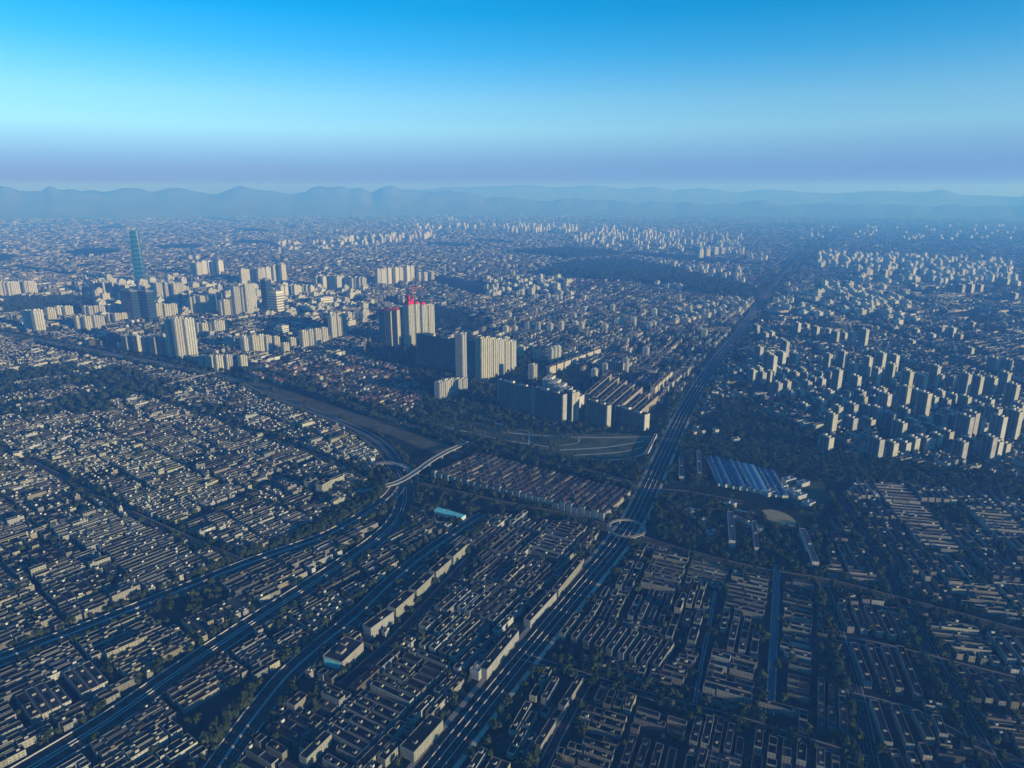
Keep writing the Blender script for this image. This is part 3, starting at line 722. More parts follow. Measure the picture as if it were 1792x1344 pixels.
slab_from_edge((728,584),(798,596),655,18,'long dark slab left of the tall cream tower')
row([(808,679,585)], 30, 20, 24, 'tallest and brightest at centre, clean cream face', True)
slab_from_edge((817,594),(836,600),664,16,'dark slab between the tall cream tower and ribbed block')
row(lin(843, 894, 6, 668, 648, 590, 596, 0.5), 38, 24, 22, 'in the ribbed sunlit block at centre', True)
row(lin(770, 810, 5, 700, 685, 667, 662, 0.5), 30, 22, 18, 'in the low sunlit row below the tall cream tower', True)
row([(932,667,638)], 30, 22, 18, 'alone behind the long shaded slab')
row(lin(964, 976, 3, 634, 632, 609, 606, 0.3), 32, 16, 16, 'of the lit trio right of the ribbed block')
row([(940,628,612),(908,622,607),(1040,660,645),(1059,650,637),(1094,653,628)], 30, 16, 16, 'scattered behind the brown-roofed estate')
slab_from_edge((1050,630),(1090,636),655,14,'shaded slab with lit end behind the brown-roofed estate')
for i in range(5):
    t = i / 4; hand_slab((1146 + t * 25, 695 - t * 24), (1151 + t * 25, 690 - t * 24), 12, 26, f'sunlit block, {ORD(i + 1)} up the boulevard edge of the brown-roofed estate', (0.42, 0.38, 0.29), None, 1)
for i in range(7):      # brown-roofed estate, rows along the boulevard's bearing
    x0, y0 = 1030 + i * 13.5, 683 + i * 6.0
    hand_slab((x0, y0 + 22), (x0 + 40, y0 - 14), 11, 24 if i < 5 else 18, f'brown-roofed slab, {ORD(i + 1)} from left in the estate by the boulevard', (0.29, 0.26, 0.20), (0.05, 0.03, 0.024), 3)
for i in range(6):      # curved mid-rise string with pale roofs
    x0, y0 = 958 + i * 10, 668 + i * 7.2
    hand_slab((x0 + 2, y0 + 18), (x0 + 14, y0 + 10), 18, 34, f'pale-roofed mid-rise, {ORD(i + 1)} in the string behind the long slabs', (0.5, 0.48, 0.42), (0.22, 0.22, 0.2), 3)
for i in range(7):
    t = i / 6; x0, y0 = 962 + t * 78, 656 - t * 30
    hand_slab((x0, y0), (x0 + 11, y0 - 4), 12, 22, f'lit low block, {ORD(i + 1)} from left in the slanting row behind the slabs', (0.42, 0.39, 0.30), None, 1)
# scattered towers behind, right of centre
Z3 = [(50,1060,1105),(140,1070,1130),(200,1070,1115),(290,1045,1105),(365,1045,1112),(445,1050,1118),(520,1040,1112),(660,1045,1118),(825,1060,1110),(940,1020,1072),(1020,1015,1082),(1130,1045,1102),(1105,1215,1292),(875,920,985),(1335,850,910),(610,980,1028),(680,935,975),(240,1205,1272),(355,1235,1298),(250,825,882),(335,850,892),(352,850,892),(430,845,890),(490,860,905),(515,860,905),(75,780,830),(115,800,850),(1165,950,1010),(1090,955,995),(1480,1085,1120),(1510,1095,1155),(160,980,1030),(1160,1040,1080),(620,1040,1080),(905,1025,1070),(790,1040,1075),(975,1160,1190),(925,1155,1185),(1230,985,1020),(1300,940,975)]
for i, (zx, zt, zb) in enumerate(sorted(Z3)):
    tower(850 + zx / 3.953, 300 + zb / 3.953, 300 + zt / 3.953, 28, 20, 18, f'thin lone tower, {ORD(i + 1)} from left in the low city behind the slabs', 'thin towers in the low city')
# the field of towers right of the boulevard
Z8 = [(625,115,190),(685,20,65),(775,40,85),(870,60,110),(915,65,100),(950,65,125),(1005,55,135),(467,250,305),(510,258,308),(550,258,305),(608,270,310),(585,312,370),(630,300,345),(675,260,295),(680,300,340),(730,305,348),(765,285,315),(803,290,320),(840,255,290),(875,255,350),(965,280,335),(840,350,395),(797,390,440),(900,380,415),(878,430,485),(940,480,540),(945,415,470),(1000,375,425),(1020,420,460),(1062,380,420),(1110,370,435),(1068,430,480),(1097,240,290),(1218,250,295),(1195,335,395),(1268,350,410),(1340,375,425),(1200,435,485),(1180,510,575),(1245,490,545),(1310,480,525),(1275,525,560),(1332,515,560),(1378,470,530),(1360,560,610),(1405,545,590),(1400,385,420),(1437,285,335),(1500,380,425),(1525,290,330),(1520,465,560),(1490,480,590),(1565,480,550),(1635,435,510),(1735,440,510),(1730,335,380),(1605,290,325),(1690,290,330),(1640,190,240),(1708,200,245),(1780,200,260),(1450,475,540),(1065,590,670),(1100,620,660),(1140,605,670),(1195,595,645),(1245,580,645),(1290,580,640),(1320,580,620),(1475,605,675),(1525,585,640),(1610,580,680),(1640,600,670),(1680,600,660),(845,470,560),(825,580,640),(405,240,262),(500,235,262),(460,200,225),(590,235,262),(635,245,275),(710,240,262),(725,260,290),(760,230,260),(795,255,285),(695,345,370),(650,350,380),(720,420,440),(1010,225,250),(1295,265,295),(1380,270,300),(1380,350,380),(1445,370,400),(1560,400,430),(1610,385,420),(1425,445,470),(1135,455,500),(1030,480,520),(990,345,380),(935,350,385),(1065,345,365),(1100,335,360),(1290,425,460),(1530,430,455),(1590,430,470),(485,30,65),(530,65,95),(560,60,95),(580,85,110),(615,95,115),(730,25,50),(840,45,70),(1240,100,125),(1345,70,95),(1440,45,85),(1385,40,65),(1265,45,70),(1525,140,170),(1475,70,95),(1540,15,35)]
Z8.sort(key=lambda q: (round(q[2] / 70), q[0])); rowi = {}
for (zx, zt, zb) in Z8:
    rk = round(zb / 70); rowi[rk] = rowi.get(rk, 0) + 1
    tower(1150 + zx / 2.791 - 2, 560 + zb / 2.791, 560 + (zt - 0.14 * (zb - zt)) / 2.791, 158, random.choice((22, 26, 30)), 15, f'sunlit-edged tower, {ORD(rowi[rk])} from left in the {ORD(rk + 1)} row right of the boulevard', 'towers right of the boulevard', zb > 460)
def ranks():
    poly = Gs([(1285,628),(1400,640),(1560,650),(1792,690),(1792,770),(1690,796),(1480,765),(1400,705)]); P = np.array(poly); n = 0
    d1 = np.array([math.sin(R(158)), math.cos(R(158))]); d2 = np.array([d1[1], -d1[0]]); c0 = P.mean(0); rk = 0
    for j in range(-9, 10):
        any_ = False; m = 0
        for i in range(-14, 15):
            p = c0 + d2 * (i * 52 + 8 * (j % 2)) + d1 * j * 84 + np.array([random.uniform(-2, 2), random.uniform(-2, 2)])
            if not inside(poly, p[:1], p[1:])[0]: continue
            if any((f[0] - p[0]) ** 2 + (f[1] - p[1]) ** 2 < 38 ** 2 for f in FOOT[-260:]): continue
            if not any_: rk += 1; any_ = True
            m += 1; n += 1
            tower(0, 0, 0, 158, random.choice((22, 26)), 15, f'slim infill tower, {ORD(m)} in the {ORD(rk)} slanting rank of the right tower field', 'towers right of the boulevard', False, p, random.uniform(38, 66))
            if n >= 62: return
ranks()
for i, (x, yb, yt) in enumerate([(1664,512,499),(1678,514,498),(1694,513,497),(1710,512,497),(1545,490,472),(1597,507,497),(1226,451,437),(1238,449,436),(1252,447,433),(1264,446,434),(1770,525,512),(1757,500,488)]):
    tower(x, yb, yt, 158 if x > 1300 else 60, 44, 22, f'larger far tower, {ORD(i + 1)} in the hazy groups toward the horizon', 'far hazy towers')

# ------------------------------------------------------------------ landmarks: the teal skyscraper, dark glass towers, white office
def skyscraper():
    P = np.array(G(247, 497)); h = height_at(P[1], 404); root = thing('skyscraper', 'tapering teal glass skyscraper standing far above the left tower cluster', 'skyscraper', (P[0], P[1], 0), R(-62))
    K = 32; Rr = 29
    def ring(z):
        t = z / h; s = (1.0 + 0.06 * math.sin(math.pi * t) - 0.20 * t ** 2.2) * Rr; out = []
        for k in range(K):
            a = 2 * math.pi * k / K; c, sn = math.cos(a), math.sin(a); e_ = 0.42
            out.append((math.copysign(abs(c) ** e_, c) * s, math.copysign(abs(sn) ** e_, sn) * s, z))
        return out
    zs = np.linspace(0, h, 40); V = []; F = []; UV = []
    for z in zs:
        for k, p in enumerate(ring(z)): V.append(p); UV.append((k * 5.0, z))
    for i in range(len(zs) - 1):
        for k in range(K): a = i * K + k; b = i * K + (k + 1) % K; F.append((a, b, b + K, a + K))
    F.append(tuple(range((len(zs) - 1) * K, len(zs) * K)))
    link('glass_shaft', pymesh('glass_shaft', V, F, 'glass', UV), root)
    for i in range(11):                                          # mechanical-floor bands, proud of the glass
        z0 = h * (0.08 + 0.084 * i); V = []; F = []
        for z in (z0, z0 + 7):
            for p in ring(z): V.append((p[0] * 1.015, p[1] * 1.015, z))
        for k in range(K): F.append((k, (k + 1) % K, K + (k + 1) % K, K + k))
        F += [tuple(range(K - 1, -1, -1)), tuple(range(K, 2 * K))]
        link('floor_band', pymesh('floor_band', V, F, 'glassband'), root)
    for sx_, sy_ in ((1, 1), (1, -1), (-1, 1), (-1, -1)):        # corner fins
        V = []; F = []
        for z in zs:
            s = ring(z)[4]; c = abs(s[0]) * 1.0
            for dx, dy in ((-1.6, -1.6), (1.6, -1.6), (1.6, 1.6), (-1.6, 1.6)): V.append((sx_ * (c + 0.6) + dx, sy_ * (c + 0.6) + dy, z + 6))
        for i in range(len(zs) - 1):
            for k in range(4): a = i * 4 + k; b = i * 4 + (k + 1) % 4; F.append((a, b, b + 4, a + 4))
        F.append(tuple(range(len(V) - 4, len(V)))); link('corner_fin', pymesh('corner_fin', V, F, 'glassband'), root)
    FOOT.append((P[0], P[1], 90, 90, 0))
skyscraper()
def office_tower(x, yb, yt, az, L, D, body, band, label, top=None):
    P = np.array(G(x, yb)); h = height_at(P[1], yt); root = thing('office_tower', label, 'office tower', (P[0], P[1], 0), az2ang(az))
    b = Builder(); b.boxes(0, 0, 0, L, D, h, 0, (0.1, 0.1, 0.1), (0.05, 0.05, 0.05)); link('core', b.mesh('core', [body, body]), root)
    k = max(4, int(h / 11))
    for i in range(k):
        b = Builder(); b.boxes(0, 0, (i + 0.3) * h / k, L + 1, D + 1, h / k * (0.35 if band == 'whiteband' else 0.06), 0, (0.1,) * 3, (0.1,) * 3); link('floor_band', b.mesh('floor_band', [band, band]), root)
    b = Builder(); b.boxes(0, 0, h, L + 1.2, D + 1.2, top or 4, 0, (0.1,) * 3, (0.1,) * 3); link('crown', b.mesh('crown', [band, band]), root)
    b = Builder(); b.boxes(0, 0, h + (top or 4), L * 0.5, D * 0.5, 5, 0, (0.2,) * 3, (0.1,) * 3); link('roof_house', b.mesh('roof_house', ['roof', 'roof']), root)
    FOOT.append((P[0], P[1], L + 8, D + 8, az2ang(az)))
office_tower(470, 549, 490, 122, 34, 30, 'darkglass', 'greyband', 'slim dark glass tower beside the white banded office')
office_tower(486, 549, 513, 32, 36, 46, 'greyband', 'whiteband', 'white office with horizontal bands and bright top edge', 9)
office_tower(233, 563, 509, 122, 80, 30, 'darkglass', 'greyband', 'broad dark glass slab left of its narrow gap')
office_tower(262, 564, 510, 122, 60, 30, 'darkglass', 'greyband', 'dark glass block with one thin bright edge')
office_tower(495, 585, 571, 32, 30, 34, 'greyband', 'whiteband', 'low pale box above the cream tower row', 3)
office_tower(570, 537, 521, 50, 60, 40, 'greyband', 'whiteband', 'sunlit hall-like block behind the tall trio', 3)

# ------------------------------------------------------------------ terraced rows and brown-roofed villas at centre
ti = 0
for i in range(27):
    t = i / 26
    p2 = (812 + t * 262 + 26, 800 + t * 66); p1 = (760 + t * 292 + 2, 836 + t * 72)
    a, b = np.array(G(*p1)), np.array(G(*p2)); d = b - a; L = float(np.linalg.norm(d)); ang = math.atan2(d[1], d[0]); c = (a + b) / 2
    root = thing('terrace_row', f'brown-roofed terrace row, {ORD(i + 1)} from the flyover in the terraced estate', 'terraced houses', (c[0], c[1], 0), ang, 'terraced rows by the flyover')
    nh = max(3, int(L / 14)); hl = L / nh; W = Builder(); hs = [random.uniform(8.0, 10.5) for _ in range(nh)]
    xs = np.array([(k + 0.5) * hl - L / 2 for k in range(nh)])
    W.boxes(xs, 0, 0, hl * 0.92, 7.2, hs, 0, tuple(c * 0.55 for c in random.choice(CREAM[:3])), (0.1, 0.06, 0.04)); link('wall', W.mesh('wall', ['wall', 'roof']), root)
    for k in range(nh):
        if random.random() < 0.06: continue
        rb = Builder(); rc = random.choice([(0.070, 0.045, 0.034), (0.058, 0.042, 0.036), (0.050, 0.042, 0.040)])
        rb.boxes(xs[k], 0, hs[k] + 0.01, hl * 0.84, 7.8, 0.15, 0, rc, rc, gable=1.7); link('roof', rb.mesh('roof', ['roof', 'roof']), root)
    eb = Builder(); eb.boxes(-L / 2 - 3.2, 0, 0, 6.0, 9.5, random.uniform(11, 16), 0, tuple(c * 0.6 for c in CREAM[1]), (0.06, 0.05, 0.05)); link('end_house', eb.mesh('end_house', ['wall', 'roof']), root)
    FOOT.append((c[0], c[1], L + 10, 11, ang))

# ------------------------------------------------------------------ the low city: every block a grid of rows; the largest in view become things of their own
DIST = [   # name phrase, polygon (px), bearing, block u, block v, pitch, depth, length range, height range, turn probability, roof set
    ('w of bl', 'left of the inner expressway', [(-300,1300),(-200,1230),(0,1165),(350,1030),(640,905),(680,900),(650,950),(430,1098),(190,1262),(40,1350),(-100,1430),(-400,1430)], 40, 84, 58, 9.6, 7.7, (18, 52), (6.5, 8), 0.12, 0),
    ('mid', 'between the inner and the middle expressway', [(40,1360),(190,1270),(430,1105),(650,955),(720,890),(850,905),(760,962),(560,1132),(480,1210),(380,1345),(300,1430),(-60,1430)], 37, 78, 52, 9.4, 7.6, (16, 46), (6.5, 8), 0.14, 0),
    ('bou', 'left of the boulevard', [(400,1430),(440,1275),(515,1178),(690,1022),(850,905),(1070,930),(970,1070),(860,1205),(740,1345),(680,1430)], 30, 80, 60, 9.8, 7.9, (20, 54), (6.5, 8.5), 0.12, 0),
    ('rb', 'right of the boulevard', [(780,1430),(870,1215),(980,1085),(1110,945),(1440,1022),(1500,1222),(1535,1430)], 24, 78, 54, 10.0, 7.6, (14, 40), (6, 8), 0.35, 1),
    ('rr', 'right of the side street', [(1440,1022),(1470,870),(1500,845),(1792,870),(2100,950),(2100,1430),(1535,1430),(1500,1222)], 12, 84, 60, 10.8, 7.8, (18, 50), (6, 8.5), 0.30, 1),
    ('lu', 'above the outer expressway', [(-600,1200),(0,1140),(340,1008),(600,900),(640,850),(660,800),(600,752),(390,668),(0,596),(-500,540),(-900,700)], 38, 88, 64, 10.4, 8.2, (9, 32), (6.5, 9), 0.18, 0),
    ('vil', 'in the red-brown quarter', [(430,655),(500,618),(600,612),(700,645),(745,690),(715,728),(640,715),(540,685)], 32, 60, 44, 14.0, 9.0, (11, 17), (8, 12), 0.25, 2),
    ('cr', 'behind the brown-roofed estate', [(880,640),(860,560),(760,520),(1330,520),(1250,625),(1170,740),(1140,700),(1000,640)], 27, 80, 56, 16.0, 9.5, (12, 22), (9, 20), 0.25, 3),
    ('rt', 'among the towers', [(1230,690),(1300,590),(1352,515),(1500,480),(1900,540),(2300,700),(2300,960),(1792,860),(1480,815),(1200,768)], 158, 90, 70, 20.0, 10.0, (14, 34), (7, 13), 0.30, 1),
    ('lt', 'under the left towers', [(-700,520),(0,480),(700,500),(720,600),(600,640),(440,650),(390,640),(0,575),(-700,520)], 32, 90, 70, 18.0, 10.0, (14, 30), (9, 22), 0.3, 0),
]
ROOFSET = {0: [0, 0, 1, 1, 2, 3, 4], 1: [0, 0, 2, 2, 2, 4], 2: [3, 3, 5, 5, 5], 3: [1, 3, 3, 5, 4, 0]}
ROOFC = np.array(ROOFS + [(0.13, 0.065, 0.045)]); WALLC = np.array(CREAM)
SKIP = {'rt': 0.3, 'lu': 0.03, 'rr': 0.02, 'lt': 0.25, 'cr': 0.1, 'vil': 0.0, 'w of bl': 0.02, 'mid': 0.02, 'bou': 0.02, 'rb': 0.02}
FALLOW = Gs([(-100,650),(110,640),(230,645),(340,690),(240,705),(150,728),(-100,735)])
REC = []       # cx, cy, lx, ly, h, ang, wall, roof, district, strip
for di, (nm, ph, poly, az, bu, bv, pitch, dep, lr, hr, turn, rs) in enumerate(DIST):
    P = np.array(Gs(poly)); ang = az2ang(az); c, s_ = math.cos(ang), math.sin(ang)
    U = P[:, 0] * c + P[:, 1] * s_; Vv = -P[:, 0] * s_ + P[:, 1] * c
    for iv in range(int((Vv.max() - Vv.min()) / bv) + 1):
        v0 = Vv.min() + iv * bv
        uo = random.uniform(-20, 20)
        for iu in range(int((U.max() - U.min()) / bu) + 2):
            u0 = U.min() + iu * bu + uo; bw, bh = bu - random.uniform(4, 7), bv - random.uniform(3, 6)
            uc, vc = u0 + bw / 2, v0 + bh / 2; x_, y_ = uc * c - vc * s_, uc * s_ + vc * c
            if y_ < 350 or abs(x_) > 0.86 * y_ + 220: continue
            if random.random() < (0.65 if nm == 'lu' and inside(FALLOW, np.array([x_]), np.array([y_]))[0] else SKIP.get(nm, 0.05)): continue
            rot = random.random() < turn; A, Bd = (bh, bw) if rot else (bw, bh)
            pt = pitch * random.uniform(0.88, 1.18); n = max(1, int(Bd / pt)); pt = Bd / n; dd = dep * random.uniform(0.85, 1.15)
            hb = random.uniform(*hr); rc0 = random.choice(ROOFSET[rs]); wc0 = random.randrange(len(CREAM)); full = random.random()
            style = random.random()
            for k in range(n):
                off = (k + 0.5) * pt - Bd / 2; a = -A / 2 + random.uniform(0, 3)
                while a < A / 2 - 7:
                    ln = min(random.uniform(*lr), A / 2 - a)
                    if A / 2 - a - ln < 8: ln = A / 2 - a
                    if ln < 6: break
                    if random.random() > 0.06:
                        cu = a + ln / 2; u_, v_ = (uc + off, vc + cu) if rot else (uc + cu, vc + off)
                        h = max(5.5, hb * random.uniform(0.96, 1.04) + (random.uniform(2.5, 7) if random.random() < (0.015 if di < 5 else 0.04) else 0))
                        REC.append((u_ * c - v_ * s_, u_ * s_ + v_ * c, ln - 0.4, dd * random.uniform(0.93, 1.06), h, ang + (math.pi / 2 if rot else 0) + random.gauss(0, 0.012),
                                    wc0 if random.random() < 0.6 else random.randrange(len(CREAM)), rc0 if random.random() < 0.72 else random.choice(ROOFSET[rs]), di, iv))
                    a += ln + (random.uniform(1.2, 2.6) if random.random() < 0.7 else random.uniform(4, 9))
            if style < 0.45 and n > 2:                     # a closing wing across the row ends
                e_ = A / 2 - 3.5; u_, v_ = (uc, vc + e_) if rot else (uc + e_, vc)
                REC.append((u_ * c - v_ * s_, u_ * s_ + v_ * c, Bd - 3, 6.5, hb * 0.9, ang + (0 if rot else math.pi / 2), wc0, rc0, di, iv))
REC = np.array(REC)
vil_i = [d[0] for d in DIST].index('vil')
# raster of taken ground, 2 m cells
GX0, GY0, GN, GM = -2600, 380, 2600, 1700
occ = np.zeros((GM, GN), bool)
def mark(fx, fy, flx, fly, fa, write=True, pad=0.0):
    n = len(fx); t = np.linspace(-0.5, 0.5, 13); q = np.linspace(-0.5, 0.5, 5)
    X = fx[:, None, None] + np.cos(fa)[:, None, None] * (t[None, :, None] * (flx + pad)[:, None, None]) - np.sin(fa)[:, None, None] * (q[None, None, :] * (fly + pad)[:, None, None])
    Y = fy[:, None, None] + np.sin(fa)[:, None, None] * (t[None, :, None] * (flx + pad)[:, None, None]) + np.cos(fa)[:, None, None] * (q[None, None, :] * (fly + pad)[:, None, None])
    I = ((X - GX0) / 2).astype(int); J = ((Y - GY0) / 2).astype(int)
    v = (I >= 0) & (I < GN) & (J >= 0) & (J < GM); I = np.where(v, I, 0); J = np.where(v, J, 0)
    if write: occ[J[v], I[v]] = True
    return (occ[J, I] & v).reshape(n, -1).any(1)
F_ = np.array(FOOT)
tfar = F_[:, 1] < 3700
for _ in range(2): mark(*F_[tfar].T, pad=2.0)
for f in F_[np.maximum(F_[:, 2], F_[:, 3]) > 26]:            # fill the middle of big footprints
    k = int(max(f[2], f[3]) / 12) + 1; t = (np.arange(k) + 0.5) / k - 0.5
    L_ = f[2]; mark(f[0] + np.cos(f[4]) * t * L_, f[1] + np.sin(f[4]) * t * L_, np.full(k, L_ / k), np.full(k, f[3]), np.full(k, f[4]))
def allowed(Q):
    x, y, l, w, h, a = Q[:, :6].T; di_ = Q[:, 8].astype(int); r = np.ones(len(Q), bool)
    for di, D_ in enumerate(DIST):
        m = di_ == di; r[m] &= inside(Gs(D_[2]), x[m], y[m])
    ex, ey = np.cos(a) * l / 2, np.sin(a) * l / 2; wx, wy = -np.sin(a) * w / 2, np.cos(a) * w / 2
    for P, hw in ROADS:
        for f1, f2 in ((0, 0), (1, 1), (1, -1), (-1, 1), (-1, -1)): r &= dist_poly(P, x + f1 * ex + f2 * wx, y + f1 * ey + f2 * wy) > hw
    for K_ in KEEP_OUT + [TERRACE]: r &= (di_ == vil_i) | ~inside(K_, x, y)
    r &= np.hypot(x - RING[0], y - RING[1]) > 50
    r &= ~mark(x, y, l, w, a, write=False, pad=0.8)
    return r
ok = allowed(REC)
bad = REC[~ok]; bad = bad[bad[:, 2] > 15]; parts = []            # rows that run into a road are cut short
for q in (-1, 0, 1):
    t_ = bad.copy(); t_[:, 0] += np.cos(bad[:, 5]) * bad[:, 2] / 3 * q; t_[:, 1] += np.sin(bad[:, 5]) * bad[:, 2] / 3 * q; t_[:, 2] = bad[:, 2] / 3 - 0.3; parts.append(t_)
parts = np.concatenate(parts); parts = parts[allowed(parts)]
REC = np.concatenate([REC[ok], parts]); ok = np.ones(len(REC), bool)
REC = REC[ok]; cx, cy_, lx, ly, hh, an = REC[:, :6].T; wi, ri, dd_i, st = REC[:, 6:10].astype(int).T
mark(cx, cy_, lx, ly, an)
pxs, pys = pix(cx, cy_, hh)
inview = (pxs > 4) & (pxs < 1788) & (pys > 0) & (pys < 1336)
size = lx * (ly + hh) / (cy_ ** 2 + CAM_H ** 2)
size = np.where(inview, size, 0); order = np.argsort(-size); N_IND = 290 - len(HS)
ind = np.zeros(len(REC), bool); ind[order[:N_IND]] = True
dingy = np.where(rng.random(len(REC)) < np.where(np.isin(dd_i, [6, 7]), 0.40, 0.58), rng.uniform(0.16, 0.36, len(REC)), rng.uniform(0.62, 1.08, len(REC)))   # unpainted or soot-stained walls beside freshly painted ones
near_row = cy_ < 1350                                           # near blocks were built and painted block by block
bk = (dd_i * 7919 + st * 131 + np.floor((cx * 0.62 + cy_ * 0.78) / 80).astype(int)); ub, inv = np.unique(bk, return_inverse=True)
base_b = rng.uniform(0.34, 0.80, len(ub))[inv]
dingy = np.where(near_row & ~np.isin(dd_i, [6, 7]), np.clip(base_b + rng.normal(0, 0.13, len(REC)), 0.16, 1.05), dingy)
cnt = {}
_bm = {}
for i in sorted(np.nonzero(ind)[0], key=lambda i: (dd_i[i], st[i], -pys[i])):
    d_ = DIST[dd_i[i]]
    strips = sorted(set(st[ind & (dd_i == dd_i[i])])); sk = len(strips) - strips.index(st[i])
    k = (dd_i[i], st[i]); cnt[k] = cnt.get(k, 0) + 1
    key = (round(lx[i] / 2) * 2, round(ly[i]), round(hh[i]), wi[i], ri[i], round(dingy[i] * 5) / 5)
    if key not in _bm:
        q = (key[0], key[1], key[2]); _bm[key] = local_block(key[0], key[1], key[2], CREAM[wi[i]], tuple(ROOFC[ri[i]]), random_huts(key[0], key[1], 1 if key[0] < 24 else 2), random.uniform(0.5, 0.9), max(0.2, key[5]))
    ad = 'long' if lx[i] > 27 else ('short' if lx[i] < 16 else 'narrow')
    place_block(_bm[key], 'apartment_block', f'{ad} dark-roofed block, {ORD(cnt[k])} from the bottom, {ORD(sk)} strip {d_[1]}', 'building', (cx[i], cy_[i], 0), an[i], 'low apartment blocks in the near rows')
mass = ~ind
B = Builder()
nearm = mass & (cy_ < 1700)
def hutset(m, p, B, smax=4.0):
    idx = np.nonzero(m)[0]
    for rep in range(2):
        s_ = idx[rng.random(len(idx)) < p]
        t = rng.uniform(-0.38, 0.38, len(s_)); q = rng.uniform(-0.22, 0.22, len(s_))
        x = cx[s_] + np.cos(an[s_]) * t * lx[s_] - np.sin(an[s_]) * q * ly[s_]; y = cy_[s_] + np.sin(an[s_]) * t * lx[s_] + np.cos(an[s_]) * q * ly[s_]
        B.boxes(x, y, hh[s_] - 0.95, rng.uniform(2.2, smax, len(s_)), rng.uniform(2.0, 3.4, len(s_)), rng.uniform(2.0, 3.4, len(s_)), an[s_], WALLC[rng.integers(0, 4, len(s_))], ROOFC[ri[s_]], wm=1)
gab = np.isin(dd_i, [6]) | (np.isin(dd_i, [7]) & (rng.random(len(REC)) < 0.45))
tj = dingy[:, None]; rj = rng.uniform(0.7, 1.5, (len(REC), 1))
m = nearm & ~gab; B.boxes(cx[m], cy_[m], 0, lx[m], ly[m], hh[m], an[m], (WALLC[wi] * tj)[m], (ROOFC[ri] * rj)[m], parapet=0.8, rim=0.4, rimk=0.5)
m = mass & ~nearm & ~gab; B.boxes(cx[m], cy_[m], 0, lx[m], ly[m], hh[m], an[m], (WALLC[wi] * tj)[m], (ROOFC[ri] * rj)[m])
m = mass & gab; B.boxes(cx[m], cy_[m], 0, lx[m], ly[m], hh[m] - 1, an[m], (WALLC[wi] * tj)[m], (ROOFC[ri] * rj)[m], gable=2.4)
hutset(mass & ~gab & (cy_ > 1000), 0.38, B, 3.4); hutset(mass & ~gab & (cy_ <= 1000), 0.2, B, 3.0)
N_NEAR = int(mass.sum())

# the far city: coarser, out to the foot of the mountains
def far_city():
    out = []
    n = 68000
    a = rng.uniform(-0.76, 0.76, n); r = np.exp(rng.uniform(math.log(2300), math.log(18200), n)); x, y = r * np.tan(a), r
    ang = az2ang(28) + 0.25 * np.sin(x / 1900 + 1) + 0.3 * np.cos(y / 1500); g = 42.0 + r * 0.004
    # snap to rows so that streets and blocks show
    c, s_ = np.cos(az2ang(28)), np.sin(az2ang(28)); u = x * c + y * s_; v = -x * s_ + y * c
    pitch = np.where(r < 5000, 26, 40); v = np.round(v / pitch) * pitch + rng.normal(0, 1.5, n)
    x, y = u * c - v * s_, u * s_ + v * c
    f = np.sin(x / 430 + 1.3 * np.sin(y / 760)) + np.sin(y / 640 + 1.7 * np.sin(x / 990)) + 0.6 * np.sin(x / 150 + y / 210)
    k = f > -1.75
    for K_ in KEEP_OUT: k &= ~inside(K_, x, y)
    for D_ in DIST: k &= ~inside(Gs(D_[2]), x, y)
    for P, hw in ROADS: k &= dist_poly(P, x, y) > hw + 22
    k &= (y > 2100) & (np.abs(x) < 0.8 * y + 300)
    x, y, r = x[k], y[k], r[k]; n = len(x)
    ang = np.full(n, az2ang(28)) + np.where(rng.random(n) < 0.3, math.pi / 2, 0) + rng.normal(0, 0.05, n)
    sc = 1 + r / 16000
    l = rng.uniform(14, 34, n) * sc; w = rng.uniform(9, 13, n) * sc; h = rng.uniform(6, 12, n) * (1 - 0.5 * r / 18000) * np.where(rng.random(n) < 0.05, rng.uniform(1.5, 2.6, n), 1)
    return x, y, l, w, h, ang
fx, fy, fl, fw, fh, fa = far_city()
B.boxes(fx, fy, 0, fl, fw, fh, fa, WALLC[rng.integers(0, 6, len(fx))] * np.where(rng.random(len(fx)) < 0.6, rng.uniform(0.12, 0.3, len(fx)), rng.uniform(0.5, 0.95, len(fx)))[:, None], ROOFC[rng.integers(0, 6, len(fx))] * rng.uniform(0.8, 1.6, (len(fx), 1)))
tag(link('low_rise_housing', B.mesh('low_rise_housing', ['wall', 'roof'])), 'mass of low dark-roofed housing spreading to the mountains', kind='stuff')

